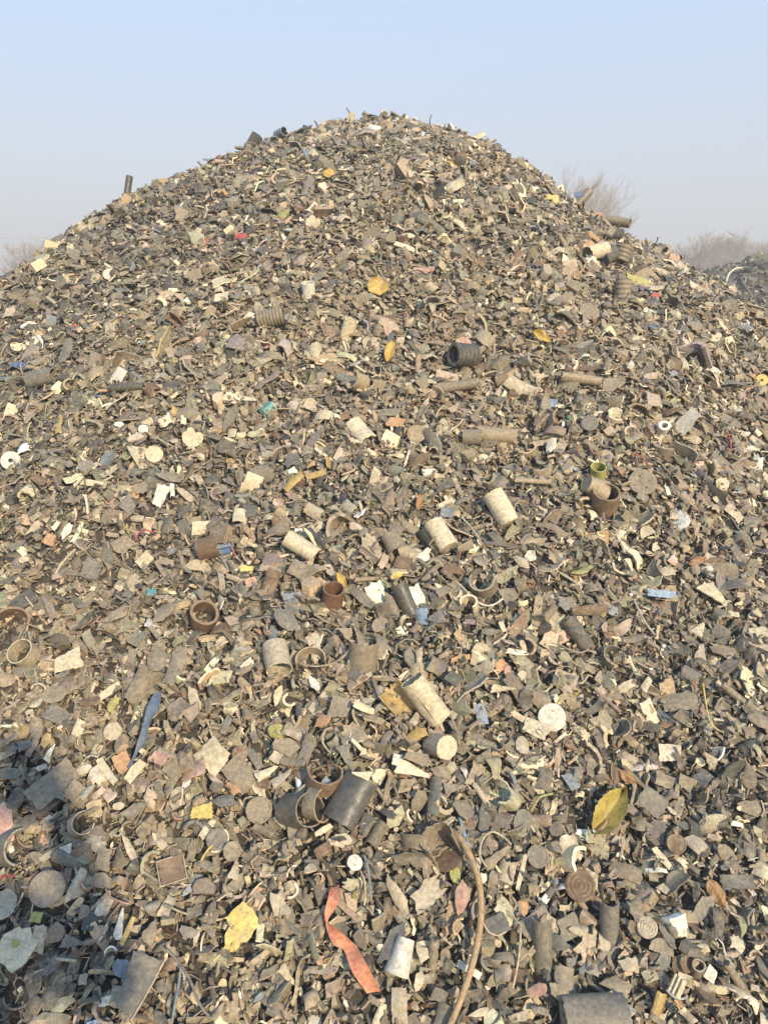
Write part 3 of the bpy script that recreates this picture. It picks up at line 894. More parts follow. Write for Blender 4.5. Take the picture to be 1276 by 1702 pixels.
CG = "bits of wire and cord caught in the scraps"
WIRES = [
    ("thin yellow wire bent across grey scraps above the beige oval", [(1165, 1143), (1170, 1172), (1177, 1203), (1188, 1217), (1200, 1223)], 3.2, 'ye', "the yellow wire"),
    ("pale bark-coloured twig end with a yellow tip beside the big leaf", [(876, 1352), (886, 1335), (893, 1327), (912, 1322)], 4, 'yg', None),
    ("beige looping cord under the mottled lid's level beside the hose", [(803, 1445), (792, 1425), (797, 1399), (812, 1387), (830, 1395), (842, 1407)], 4, 'bg', None),
    ("grey-brown twig of cable beside the big ribbed plate", [(283, 1582), (303, 1603), (320, 1630), (335, 1668), (352, 1692)], 5, 'mg', None),
    ("dark cord running down the scraps beside the big ribbed plate", [(306, 1612), (302, 1640), (296, 1670), (290, 1700)], 5, 'bs', None),
    ("cream hooked cord on the grey flakes above the dark collar", [(556, 1215), (544, 1220), (540, 1237), (547, 1250), (553, 1256)], 4, 'bg', None),
    ("long thin tan cord sweeping above the wide grey half pipe", [(500, 1108), (525, 1113), (550, 1110), (570, 1100), (581, 1086)], 3.5, 'tn', None),
    ("pair of red wires sloping above the grey holed lid", [(1044, 757), (1058, 764), (1068, 773), (1075, 783)], 2.6, 'rd', None),
    ("red wire hanging down the sunny flank beside the thick white ring", [(1199, 722), (1206, 735), (1208, 756)], 2.4, 'rd', None),
    ("small red wire above the cream-yellow washer at the edge", [(1231, 674), (1233, 655), (1245, 650)], 2.4, 'pk', None),
    ("red wire curling up beside the orange chip at the heap's edge", [(226, 905), (232, 891), (244, 887), (258, 892)], 2.6, 'rd', None),
    ("red wire crossing the blue foil scrap", [(387, 915), (390, 922), (393, 929)], 3, 'rd', None),
    ("red wire crumpled in the shadow above the pale block", [(6, 1474), (12, 1464), (22, 1459), (30, 1463)], 4.5, 'rd', None),
    ("red wire bent under the tan lump beside the dark tray", [(230, 1493), (234, 1483), (244, 1475)], 3, 'pk', None),
    ("red-brown wire bow on the shaded scraps below the tan lump", [(178, 1480), (188, 1494), (206, 1502), (218, 1505)], 3, 'pk', None),
    ("long cream straw lying across scraps below the slate blue chip", [(765, 867), (778, 880), (790, 896), (799, 912)], 3, 'bg', None),
    ("thin dark wire standing up at the summit beside the cream chip", [(583, 206, .0), (582, 196, .0), (580, 186, .0), (575, 179, .0)], 2.0, 'dg', None),
    ("short dark wire standing on the sunny side of the summit", [(715, 208, .0), (714, 200, .0), (717, 191, .0)], 2.0, 'dg', None),
    ("thin dark wire curling above the shoulder next to the far trees", [(1084, 412, .0), (1090, 403, .0), (1093, 394, .0)], 2.0, 'dg', None),
    ("yellow-green wire bundle under the cream-rimmed lid", [(338, 1436), (343, 1426), (350, 1416), (356, 1410)], 4, 'ye', None),
    ("blue-black cable bundle hanging beneath the white plug", [(606, 1425), (612, 1447), (615, 1470), (617, 1496)], 5, 'bs', None),
    ("pale cord hanging from the white plug", [(598, 1447), (606, 1465), (608, 1488), (606, 1508)], 3.5, 'bg', None),
    ("thin brown stalk on the middle slope beside the bark-like pipe", [(723, 700), (728, 690), (735, 682)], 3, 'bg', None),
    ("white curved cord lying under the large dark half ring", [(785, 1004), (800, 1012), (815, 1011), (830, 1001)], 3, 'wh', None),
    ("thin beige root running down past the brown oval scrap", [(1048, 1001), (1056, 1020), (1068, 1042), (1082, 1060)], 3.5, 'bg', None),
    ("grey stalk curving beside the dark bent pipe piece", [(922, 1075), (940, 1085), (960, 1090), (975, 1083)], 3.5, 'gb', None),
    ("pale cord edge tracing the large grey shard beside the hose", [(796, 1532), (806, 1550), (822, 1556), (838, 1547)], 3.5, 'bg', None),
    ("cream cord running down between the grey shards and the half pipe", [(858, 1540), (857, 1570), (854, 1605), (846, 1650)], 4, 'bg', None),
    ("yellow wire lying by the white chip on the long shoulder", [(262, 600), (266, 588), (271, 570)], 2.4, 'ye', None),
    ("white looping cord on the shady middle slope", [(179, 688), (192, 676), (205, 668), (215, 660)], 2.6, 'bg', None),
]
for lab, pts, w, c, lm in WIRES:
    strand("wire_bit", lab, "wire", pts, w, c, .016, CG, lm=lm)


# pieces with parts of their own
def plate_with(name, label, cat, px, py, L, W, ang, shape, col, bend=0, blend=.5, th=.0028, lm=None, off=.014, bax=0, warp=.02):
    mw, Lm, Wm, d = lay_flat(px, py, L, W, ang, blend, off)
    g = shard_geo(shape, Lm, Wm, th, bend, R_, bax, warp, seg=.12)
    o = tag(empty(name, mw), label, cat)
    obj("plate", g, M_CLEAN, None, C[col], o)
    land(px, py, lm)
    return o, Lm, Wm


o, L_, W_ = plate_with("ribbed_plate", "big grey plate with a thin raised rib along one edge", "plastic plate", 229, 1640, 112, 52, 66, 'trap', 'mg', 10, lm="the big ribbed plate")
obj("edge_rib", sweep_geo([(-.5 * L_, -.30 * W_, .003), (0, -.43 * W_, .003), (.58 * L_, -.52 * W_, .004)], W_ * .035, 6, 14), M_CLEAN, None, C['bg'], o)
o, L_, W_ = plate_with("square_tray", "dark brown square tray with a cream lip", "tray", 288, 1448, 44, 40, 18, 'rect', 'br', -18, th=.003, lm="the dark square tray")
for a, b in (((-.52, -.5), (.52, -.5)), ((.52, -.5), (.52, .5)), ((-.52, .5), (-.52, -.5)), ((.1, .52), (-.52, .5))):
    obj("lip", sweep_geo([(a[0] * L_, a[1] * W_, .004), ((a[0] + b[0]) * .5 * L_, (a[1] + b[1]) * .5 * W_, .006), (b[0] * L_, b[1] * W_, .004)], W_ * .028, 6, 8), M_PL, None, C['bg'], o)
o, mw_, R1, L1 = pipe("broken_cup", "broken beige cup with rusty brown dirt inside", "cup", None, 733, 1411, 56, 46, 120, 30, 'gb', off=.4, wall=.06, arc=250, roll=180, jag=.05, lm="the broken cup", cap=(-1, 'br', .95, 'plain'))
o, L_, W_ = plate_with("glossy_shell", "big glossy dark grey curved shell with a scuffed pale streak", "plastic shell", 583, 1331, 88, 66, 62, 'rect', 'dg', 110, lm="the glossy dark shell", th=.003, off=.02)
obj("pale_tip", shard_geo('tri', L_ * .42, W_ * .26, .002, 30, R_), M_CLEAN, Matrix.Translation((L_ * .5, W_ * .05, .012)) @ Matrix.Rotation(1.9, 4, 'Z'), C['cr'], o)
o, L_, W_ = plate_with("slatted_piece", "cream slatted piece over a grey curved band in the lower corner", "slatted piece", 1121, 1640, 30, 24, 65, 'rect', 'cr', 0, lm="the cream slatted piece", th=.004)
for k in (-.26, .06, .38):
    obj("slat", sweep_geo([(-.5 * L_, k * W_, .006), (.5 * L_, (k + .03) * W_, .006)], W_ * .10, 6, 6), M_CLEAN, None, C['cr'], o)
obj("curved_band", tube_geo(L_ * .75, L_ * .75, W_ * .35, .003, 20, 110, 200), M_CLEAN, Matrix.Translation((.1 * L_, 0, -.004)), C['bs'], o)
o, L_, W_ = plate_with("blue_foil_scrap", "crumpled dark blue foil scrap high in the tan litter", "foil scrap", 372, 915, 42, 16, 8, 'ragged', 'bl', 60, lm="the blue foil scrap")
obj("pale_flap", shard_geo('tri', L_ * .6, W_ * .5, .0015, 40, R_), M_CLEAN, Matrix.Translation((.05 * L_, .1 * W_, .010)), C['bs'], o)
o, L_, W_ = plate_with("pale_block", "large pale block with yellow and pink stains in the shaded corner", "plastic block", 30, 1577, 82, 56, 57, 'ragged', 'cr', 12, th=.016, lm="the large pale block", warp=.03)
o2 = obj("yellow_stain", shard_geo('frag', L_ * .35, W_ * .4, .0012, 0, R_), M_PL, Matrix.Translation((.08 * L_, .05 * W_, .0092)), C['yg'], o)
o, L_, W_ = plate_with("white_plug", "small white plug head above hanging cables", "plug", 590, 1435, 26, 24, 60, 'oval', 'wh', 50, th=.01, lm="the white plug")
obj("cord_socket", tube_geo(W_ * .16, W_ * .16, L_ * .5, W_ * .05, 12, nl=2), M_CLEAN, Matrix.Translation((-.45 * L_, -.1 * W_, 0)) @ Matrix.Rotation(1.4, 4, 'Y'), C['bg'], o)
# ------------------------------------------------------------------ the larger shards, each laid out by hand: x, y, length, width, angle, outline, colour, bend[, facing]
S = """
395 1547 74 100 0 torn ye 25|115 1103 54 32 20 trap cr 20|10 1130 34 26 0 oval tn 40|94 1157 42 30 0 oval gb 20|64 1167 32 20 25 oval cr 60|152 1168 38 22 25 oval br 30|184 1150 42 12 30 strip cr 20
190 1173 30 15 55 dome yg 80|63 1213 44 25 95 leaf gb 40|98 1190 46 30 -20 quad mg 0|132 1213 32 19 70 quad cr 30|41 1218 27 23 10 quad oc 10|78 1234 32 17 75 leaf oc 40
85 1253 30 17 60 tri wh 10|205 1268 44 36 60 frag ot 12|180 1284 50 13 -55 strip cr 50|141 1280 36 16 15 dome cr 70|227 1284 42 15 50 strip cr 20|90 1305 88 42 40 rect gb 25
133 1320 52 36 -30 quad gb 15|227 1344 64 28 20 frag mg 12|200 1342 21 13 5 oval cr 10|29 1335 52 26 70 leaf dg 30|43 1372 52 20 40 leaf dg 50|8 1370 62 28 90 rect pk 60
15 1287 44 26 -10 leaf gg 20|44 1240 26 15 30 quad mg 0|240 1143 64 44 62 rect gb 70|293 1112 78 23 70 strip gb 10|262 1097 46 32 85 oval gb 20|266 1260 36 22 -20 quad pk 10|288 1278 34 28 10 frag gb 20
353 1256 58 46 -35 quad cr 40|400 1288 58 42 -50 rect gb 20|399 1255 28 26 0 oval br 20|423 1260 44 17 -60 leaf mg 50|335 1351 42 27 5 trap ye -50|388 1311 28 17 -50 quad ot 10
375 1333 50 26 5 frag mg 15|345 1378 38 12 55 strip cr 0|445 1286 44 20 40 tri cr 40|460 1260 22 20 60 quad bg 0|470 1296 42 20 35 tri bg 20|462 1217 34 25 -8 oval yg 35
475 1245 48 27 -5 frag gb 5|493 1215 42 27 -10 quad gb 10|520 1178 46 28 22 dome gg -60|538 1200 26 22 -5 quad ot 10|566 1177 38 37 -4 quad gb 12|605 1180 40 13 -12 strip cr 60
512 1243 54 24 72 ragged gb 30|578 1260 44 24 -60 tri mg 15|463 1158 34 14 75 leaf cr 40|523 1138 28 14 -60 leaf wh 40|407 1139 32 19 -70 leaf tn 20|323 1163 48 26 -65 frag bg 40
542 1312 36 26 60 quad bs 0|538 1381 34 9 30 strip cr 40|833 1147 40 14 4 tri cr 50|831 1107 26 20 50 leaf ot 40|842 1117 20 12 70 leaf pk 40|690 1222 38 24 25 leaf oc 40
685 1283 58 27 -18 tri cr 30|690 1262 46 24 -8 trap gb 15|733 1283 38 30 0 frag gb 10|722 1325 76 22 88 strip gg 70|698 1330 62 32 72 frag gb 30|755 1310 38 23 15 tri mg 20
768 1345 46 32 -60 leaf gb 10|800 1322 48 9 -55 strip bg 80|867 1368 48 32 80 oval gg 10|867 1240 36 24 82 oval bg 40|725 1110 38 26 -10 quad gb 15|688 1100 32 18 75 leaf gg 30
658 1265 20 15 80 quad wh 10|903 1296 38 24 80 rect dg 10|893 1308 28 14 -60 leaf cr 20|130 1400 58 22 -15 leaf mg 40|115 1430 50 28 -20 rect gg 90|112 1416 24 17 25 quad wh 10
168 1465 44 36 15 frag gb 10|172 1430 36 27 80 quad gb 5|216 1410 54 14 -65 leaf bg 60|233 1467 38 30 20 frag tn 40|13 1505 54 36 88 oval bg 30|64 1560 48 22 80 quad bg 10
64 1525 20 18 0 quad yg 30|122 1567 40 26 -5 tri mg 20|150 1530 42 28 85 frag dg 10|201 1535 60 18 85 tri wh 60|214 1550 52 8 65 strip oc 30|277 1513 44 21 65 quad bg 10
200 1610 46 36 -10 frag bs 20|251 1555 46 38 80 frag gb 40|312 1550 36 26 0 frag mg 10|87 1655 58 30 50 dome dg 40|55 1675 52 24 60 leaf dg 60|172 1665 30 14 10 quad wh 20
92 1693 66 28 0 frag gg 20|115 1642 32 18 5 quad dg 10|700 1430 50 28 -25 ragged gb 40|712 1483 80 40 45 ragged bg 20|662 1490 78 24 -70 leaf bg 40|764 1495 62 26 82 leaf pk 20
755 1455 30 19 80 oval yg 20|800 1460 22 16 20 ragged wh 40|840 1450 34 32 75 rect bg 100|825 1425 58 22 40 tri gb 50|864 1450 62 7 75 strip cr 30|943 1410 52 34 -60 oval bg 20
867 1509 28 20 80 oval ot 20|944 1540 46 42 40 quad mg 5|928 1572 42 30 -15 frag gg 10|937 1630 44 34 90 rect gb 50|933 1658 58 26 -45 leaf gb 40|733 1653 38 33 10 frag mg 10
695 1632 38 19 75 leaf bg 30|664 1672 62 26 90 rect bg 20|650 1570 82 32 52 leaf mg -30|733 1690 46 26 70 trap gg 15|778 1612 44 12 -30 rect wh 30|820 1537 44 34 20 quad mg 5
888 1648 40 20 15 leaf pk 40|862 1622 28 22 -10 quad br 10|865 1690 46 30 15 frag gb 10|1098 1427 44 12 -45 strip cr 10|1090 1449 38 8 -8 strip wh 10|1121 1464 44 34 40 dome dg -70
1222 1466 52 22 -3 rect mg 10|1170 1510 54 42 60 frag mg 15|1105 1555 56 14 -65 leaf gb 40|1097 1575 46 26 -15 dome gb 30|1093 1675 50 26 88 rect oc 100|1030 1648 64 48 0 frag tn 40
1042 1602 52 44 -30 frag bg 50|1176 1620 24 20 70 quad wh 20|1265 1447 30 26 -30 quad cr 40|1220 1570 30 24 80 ragged cr 30|1155 1402 40 28 -50 quad bg 20|1078 1335 54 38 -28 quad mg 40
1110 1250 42 30 8 quad cr 15|1203 1418 44 26 -40 leaf gb 60|1102 1299 36 25 -8 quad gb 5|1243 1342 44 26 -20 leaf gb 20|1186 989 50 33 -42 tri cr 10|1217 975 50 24 -12 quad mg 5
1200 948 46 21 -5 rect gb 30|1161 1049 30 24 60 tri cr 20|1163 1090 36 28 85 tri bg 20|1072 1140 26 14 65 quad cr 10|1126 1167 56 32 5 rect gb 60|903 1032 56 13 50 strip gb 60
980 1016 62 15 5 strip br 40|1045 1063 48 14 4 leaf gb 30|1072 886 24 19 20 dome cr 20|1043 941 24 14 -60 tri cr 10|966 950 38 16 20 leaf yg 40|1107 951 30 20 10 ragged bg 30
1126 856 32 26 0 dome bg 50|1207 845 58 18 -40 rect bg 60|1247 870 32 26 10 dome gb 40|880 925 26 22 -20 frag wh 30|866 935 38 14 -45 leaf bg 40|850 990 44 34 30 tri gb 15
944 1008 34 28 10 frag mg 20|1262 1200 50 20 -25 oval gb 20|652 1009 52 18 -70 leaf gb 60|602 995 54 20 -55 strip gb 50|695 994 46 25 -60 ragged wh 20|727 1029 38 30 -20 frag mg 15
659 957 22 11 20 leaf ye 40|631 1041 32 23 60 oval tn 10|575 1051 30 24 40 frag tn 10|476 1032 46 30 -40 oval mg 20|499 948 40 32 -20 quad gb 5|450 972 48 22 70 rect br 60
450 948 42 15 -12 tri bg 20|487 992 36 10 15 strip bs 20|521 852 30 20 -30 rect bg 60|578 844 30 20 -40 rect bg 40|742 852 26 18 -10 quad bs 10|555 890 36 15 30 tri mg 30
668 937 30 20 -8 quad br 5|680 1097 38 20 80 leaf gg 20|634 1089 26 18 0 ragged cr 10|622 1080 22 12 10 frag ot 10|696 1093 28 12 80 leaf bg 40|797 1078 32 18 10 dome bg -60
84 897 21 18 70 quad ot 10|111 884 34 15 60 leaf wh 60|155 946 32 31 -12 quad mg 4|32 908 30 22 40 tri mg 10|253 985 16 10 10 rect te 30|337 880 32 19 10 quad cr 30
330 941 44 20 -5 dome bg -60|273 1018 50 30 20 ragged gb 20|200 1020 62 17 25 leaf gb 30|95 1045 42 17 55 leaf gb 20|240 932 28 18 40 quad cr 20|219 960 32 14 -10 leaf bg 30
228 1062 38 24 60 quad gg 5|20 965 58 8 20 strip dg 40|411 948 22 10 10 strip ye 30|417 968 24 14 30 quad pk 20|205 910 38 28 0 frag gb 20|267 826 38 22 70 trap wh 50
19 520 24 22 10 quad bg 10|20 683 22 20 0 quad cr 10|201 626 26 21 -20 quad wh 15|103 710 32 14 80 tri oc 15|381 698 54 19 55 leaf gg 20|314 690 44 22 -5 dome gb 70
385 722 18 14 -10 quad cr 10|178 766 34 20 60 leaf bs 30|281 793 48 18 -8 leaf mg 20|150 804 46 10 -8 strip cr 60|226 821 22 13 85 oval ot 20|309 823 40 13 -42 leaf bg 50
364 815 30 20 0 oval gb 20|489 804 40 15 38 rect oc 80|527 792 36 10 12 strip oc 40|436 791 46 28 0 oval gb 60|401 861 28 23 75 rect cr 40|336 881 34 20 5 frag cr 30
598 716 46 32 -55 rect cr 70|622 796 28 15 75 quad bg 20|517 676 32 21 -10 dome bg -20|113 588 42 17 82 strip gg 20|276 560 44 18 0 quad gg 20|1134 709 62 24 36 strip wh 15 .6
866 645 60 28 -20 trap bg 70|656 703 28 16 -4 quad ot 5|721 736 54 22 -65 leaf mg 40|914 745 28 17 65 leaf wh 30|829 800 26 20 -30 quad mg 5|919 672 13 12 0 quad lb 10
1015 641 34 28 40 dome gb -50|1152 732 26 20 0 frag bg 30|1213 640 52 15 10 leaf gg 20|1097 989 56 13 -5 ragged lb 15|1016 1018 14 12 70 quad lb 10|752 313 36 20 20 quad cr 30
915 331 26 14 -10 trap ye 30|994 361 16 10 -10 oval ot 20|977 408 17 11 0 oval ot 20|1002 409 20 11 -15 quad pk 20|1118 433 26 18 70 quad pk 15|1134 448 32 17 -20 quad bg 10
1088 428 30 15 10 dome mg 30|1155 478 30 15 -15 ragged cr 30|1087 494 14 9 10 ragged rd 30|1082 504 26 15 0 dome dg 60|1206 511 30 20 -5 leaf gb 10|1085 481 36 13 5 oval bg 40
984 396 26 8 -50 strip ot 40|938 500 34 18 20 quad gb 15|704 450 36 10 -2 strip pk 40|402 395 22 11 -10 ragged rd 40|344 405 18 9 85 quad rd 20|38 611 44 12 -12 leaf bl 60
792 230 20 13 35 rect cr 60|466 360 36 20 10 leaf yg 20|140 387 30 14 45 leaf bg 20|582 197 14 12 70 quad bg 20|960 325 12 9 0 quad bl 20|158 466 20 16 0 quad bg 20
555 221 16 12 10 frag cr 20|884 280 16 9 -30 strip gb 20|680 397 26 14 0 frag cr 20|530 460 24 13 30 quad gg 10|369 497 26 15 10 quad cr 30|350 520 22 17 60 quad tn 10
"""
SHAPE_WORDS = dict(rect='rectangular', quad='four-sided', trap='tapering', tri='pointed', oval='oval', strip='narrow', leaf='blade-like', ragged='ragged', torn='torn', dome='domed', frag='chipped')
SG = "plastic shards strewn over the heap"
ITEMS = []
for row in S.strip().replace("\n", "|").split("|"):
    q = row.split()
    ITEMS.append((float(q[0]), float(q[1]), float(q[2]), float(q[3]), float(q[4]), q[5], q[6], float(q[7]), float(q[8]) if len(q) > 8 else 0.4, True))

pool = ['gb'] * 30 + ['mg'] * 14 + ['gg'] * 8 + ['dg'] * 7 + ['tn'] * 10 + ['bg'] * 10 + ['cr'] * 3 + ['br'] * 4 + ['ot']
kinds = ['frag'] * 8 + ['quad'] * 6 + ['leaf'] * 5 + ['rect'] * 3 + ['tri'] * 5 + ['ragged'] * 7 + ['dome'] * 3 + ['strip'] * 5 + ['trap'] * 2
taken = [(i[0], i[1], max(i[2], i[3]) * .5) for i in ITEMS] + SPOTS
tries = 0
while len(ITEMS) < 300 and tries < 60000:
    tries += 1
    x, y = R_.uniform(6, 1270), R_.uniform(800, 1692)
    L = R_.uniform(27, 40) * (0.72 + 0.42 * (y - 800) / 900)
    if any((x - a) ** 2 + (y - b) ** 2 < (c + L * .42) ** 2 for a, b, c in taken):
        continue
    k = R_.choice(kinds)
    W = L * (R_.uniform(.25, .4) if k == 'strip' else R_.uniform(.35, .72))
    col = R_.choice(pool)
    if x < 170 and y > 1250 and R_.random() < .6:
        col = R_.choice(['dg', 'mg', 'gg'])  # shadowed lower corner: its shade is also put into the shard colours
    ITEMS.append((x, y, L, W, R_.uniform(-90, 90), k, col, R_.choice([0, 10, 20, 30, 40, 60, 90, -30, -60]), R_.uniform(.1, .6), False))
    taken.append((x, y, L * .5))

labels_used = set()


def relation(x, y, a, b):
    dx, dy = x - a, y - b
    far = math.hypot(dx, dy)
    if abs(dy) > 1.2 * abs(dx):
        return ("just " if far < 70 else "") + ("below" if dy > 0 else "above")
    return "close beside" if far < 70 else "beside"


def shard_label(x, y, L, W, k, c, bend):
    near = sorted(LAND, key=lambda m: (m[0] - x) ** 2 + (m[1] - y) ** 2)[:7]
    base = f"{CN[c]} {SHAPE_WORDS[k]} shard"
    size = "long" if L > 2.2 * W else ("large" if L > 48 else ("small" if L < 27 else "mid-sized"))
    curl = "curled " if abs(bend) >= 60 else ("bent " if abs(bend) >= 30 else "flat ")
    cand = [f"{base} {relation(x, y, a, b)} {ph}" for a, b, ph in near[:1]]
    for a, b, ph in near[:2]:
        cand += [f"{curl}{base} {relation(x, y, a, b)} {ph}", f"{size} {curl}{base} {relation(x, y, a, b)} {ph}"]
    for i in range(1, 7):
        cand.append(f"{base} between {near[0][2]} and {near[i][2]}")
        cand.append(f"{curl}{base} between {near[0][2]} and {near[i][2]}")
    for t in cand:
        if t not in labels_used and len(t.split()) <= 16:
            labels_used.add(t)
            return t
    labels_used.add(cand[-1])
    return cand[-1]


for x, y, L, W, ang, k, c, bend, bl, hand in ITEMS:
    mw, Lm, Wm, d = lay_flat(x, y, L, W, ang, bl, R_.uniform(.002, .013))
    sg = .24 if hand else .42
    mw = mw @ Matrix.Rotation(R_.gauss(0, sg), 4, 'X') @ Matrix.Rotation(R_.gauss(0, sg), 4, 'Y')
    bax = 0 if (L > 1.3 * W or R_.random() < .5) else 90
    g = shard_geo(k, Lm, Wm, R_.uniform(.0016, .0034), bend * 1.3 + R_.choice([-14, 14]), R_, bax, R_.uniform(.02, .06), seg=.12, jag=.035)
    tag(obj("plastic_shard", g, M_PL if R_.random() < .7 else M_CLEAN, mw, C[c]), shard_label(x, y, L, W, k, c, bend), "plastic shard", SG)

# ------------------------------------------------------------------ the mass of small scraps
def proto(kind, hi, r):
    """Unit-length scrap as triangles: vertices, triangles, smooth flags."""
    if kind == 'wire':
        n = 7 if hi else 5
        P = [(t - .5, .25 * math.sin(3 * t + r.uniform(0, 6)) * r.uniform(.3, 1), .15 * math.sin(5 * t + r.uniform(0, 1))) for t in np.linspace(0, 1, n)]
        g = sweep_geo(P, r.uniform(.018, .035), 4 if hi else 3)
    elif kind == 'arc':
        R = .5
        g = tube_geo(R, R * r.uniform(.85, 1), r.uniform(.25, .7), r.uniform(.07, .14), seg=10 if hi else 7, arc=r.uniform(60, 160), nl=1, jag=.08, r=r)
    elif kind == 'stick':
        g = tube_geo(.09, .075, 1.0, .03, seg=7 if hi else 5, nl=2, solid=True, cap0=True, cap1=True, jag=.05, r=r)
        g.v = [(z, y, x) for x, y, z in g.v]
        g.f = [q[::-1] for q in g.f]
    elif kind == 'chunk':
        g = shard_geo('frag', 1, r.uniform(.6, .9), r.uniform(.25, .4), 0, r, rings=(.5, 1.0) if hi else (1.0,), seg=.5, jag=.05)
    else:
        asp = r.uniform(.10, .32) if kind == 'strip' else r.uniform(.28, .78)
        bend = r.choice([0, 20, 35, 50, 70, 100, 140, 170, -30, -60, -90, -130])
        g = shard_geo(kind, 1, asp, r.uniform(.035, .08), bend, r, r.choice([0, 0, 90, 45]), r.uniform(.03, .09), rings=(.55, 1.0) if hi else (1.0,), seg=.26 if hi else .5, jag=.05)
    T, sm, em = [], [], np.zeros(len(g.v), np.float32)
    for a, b in g.edge:
        em[a:b] = 1
    for q, s in zip(g.f, g.s):
        T.append(q[:3])
        sm.append(s)
        if len(q) == 4:
            T.append((q[0], q[2], q[3]))
            sm.append(s)
    return np.array(g.v, np.float32), np.array(T, np.int32), np.array(sm, bool), em


pr = random.Random(3)
mixk = ['frag'] * 12 + ['quad'] * 7 + ['tri'] * 6 + ['leaf'] * 6 + ['rect'] * 4 + ['strip'] * 14 + ['dome'] * 4 + ['ragged'] * 8 + ['oval'] * 1 + ['arc'] * 4 + ['chunk'] * 4 + ['stick'] * 3 + ['wire'] * 4
PROTO_HI = [proto(k, True, pr) for k in mixk]
PROTO_LO = [proto(k, False, pr) for k in mixk]
mix_is_wire = np.array([k == 'wire' for k in mixk])
names = list(CN)
pal = np.array([C[k] for k in names])
wts = dict(gb=33, dg=13, mg=13, gg=8, tn=11, bg=12, cr=6, wh=1.2, br=3.5, dk=3.2, ot=.25, oc=.4, pk=.08, ye=.01, bl=.03, lb=.03, bs=.9, te=.01, rd=.01, yg=.06, gr=.05, oj=.01)
W0 = np.array([wts[k] for k in names])


WARM = [(hit(120, 1090)[0], .22), (hit(430, 1290)[0], .22), (hit(700, 560)[0], .45)]   # where tan scrap was tipped


def litter(name, label, P, N, size, hi, dark, off, tilt, rg, stretch=None):
    """One mesh of many scraps: at points P with normals N."""
    n = len(P)
    which = rg.integers(0, len(mixk), n)
    w = W0[None, :] * np.ones((n, 1))
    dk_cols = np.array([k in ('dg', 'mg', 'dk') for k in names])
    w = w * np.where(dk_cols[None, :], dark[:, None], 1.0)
    wm_cols = np.array([k in ('tn', 'bg', 'br', 'gb') for k in names])
    warm = sum(np.exp(-((P - q) ** 2).sum(1) / (2 * s * s)) for q, s in WARM)
    w = w * np.where(wm_cols[None, :], 1 + 1.8 * warm[:, None], 1 / (1 + .6 * warm[:, None]))
    cum = np.cumsum(w, 1)
    ci = (rg.random(n)[:, None] * cum[:, -1:] > cum).sum(1)
    col = pal[ci] * np.exp(rg.normal(0, .24, (n, 1))) * (1 + rg.normal(0, .05, (n, 3)))
    Z = N + tilt[:, None] * rg.normal(0, 1, (n, 3))
    Z /= np.linalg.norm(Z, axis=1, keepdims=True)
    A = rg.normal(0, 1, (n, 3))
    X = A - Z * (A * Z).sum(1, keepdims=True)
    X /= np.linalg.norm(X, axis=1, keepdims=True)
    Y = np.cross(Z, X)
    ctr = P + N * off[:, None]
    Vs, Ts, Ss, Cs, base = [], [], [], [], 0
    for k in range(len(mixk)):
        for lib, sel in ((PROTO_HI, (which == k) & hi), (PROTO_LO, (which == k) & ~hi)):
            idx = np.nonzero(sel)[0]
            if not len(idx):
                continue
            v, t, s, em = lib[k]
            sc = size[idx][:, None, None] * (1.5 if mix_is_wire[k] else 1.0)
            sxyz = np.exp(rg.normal(0, .16, (len(idx), 1, 3)))
            q = v[None] * sc * sxyz
            pts = ctr[idx][:, None] + q[..., 0:1] * X[idx][:, None] + q[..., 1:2] * Y[idx][:, None] + q[..., 2:3] * Z[idx][:, None]
            m = len(v)
            Vs.append(pts.reshape(-1, 3))
            Ts.append((t[None] + (base + np.arange(len(idx)) * m)[:, None, None]).reshape(-1, 3))
            Ss.append(np.tile(s, len(idx)))
            c4 = np.ones((len(idx), m, 4))
            cc = np.clip(col[idx], .012, .8)[:, None]
            c4[..., :3] = cc + em[None, :, None] * (cc * np.array([.45, .42, .36]) + np.array([.04, .036, .028]))
            c4[..., 3] = rg.random(len(idx))[:, None]
            Cs.append(c4.reshape(-1, 4))
            base += len(idx) * m
    me = np_mesh(name, np.concatenate(Vs), np.concatenate(Ts), np.concatenate(Ss), np.concatenate(Cs), M_BULK)
    o = bpy.data.objects.new(name, me)
    COL.objects.link(o)
    return tag(o, label, "scrap litter", None, "stuff")


def scatter(n, rg):
    x = rg.uniform(-4.2, 4.2, n)
    y = rg.uniform(0.35, 5.6, n)
    z = heap_z(x, y)
    N = heap_n(x, y)
    P = np.stack([x, y, z], -1)
    V = EYE - P
    dep = P @ FWD - EYE @ FWD
    vis = (N * V).sum(1) / np.linalg.norm(V, axis=1)
    keep = (z > -0.05) & (vis > -0.25) & (np.abs(x) < 0.52 * dep + 0.75) & (dep > 0.4) & (dep - 1.0 + (y - .4) * 0 < 9)
    rowpx = PH / 2 - F * ((P - EYE) @ UP) / np.maximum(dep, .2)
    keep &= rowpx < PH + 260
    w = 1 / np.maximum(N[:, 2], .4)                       # even cover on the slope
    keep &= rg.random(n) < w / 2.0
    return P[keep], N[keep], dep[keep]


HP = np.array([u[0] for u in USED])
HR = np.array([0.8 * u[2] + 0.1 * u[1] for u in USED])


def near_find(P, s):
    out = np.zeros(len(P), bool)
    for i in range(0, len(P), 8000):
        dd = np.linalg.norm(P[i:i + 8000, None] - HP[None], axis=2)
        out[i:i + 8000] = (dd < HR[None] * .9 + .22 * s[i:i + 8000, None]).any(1)
    return out


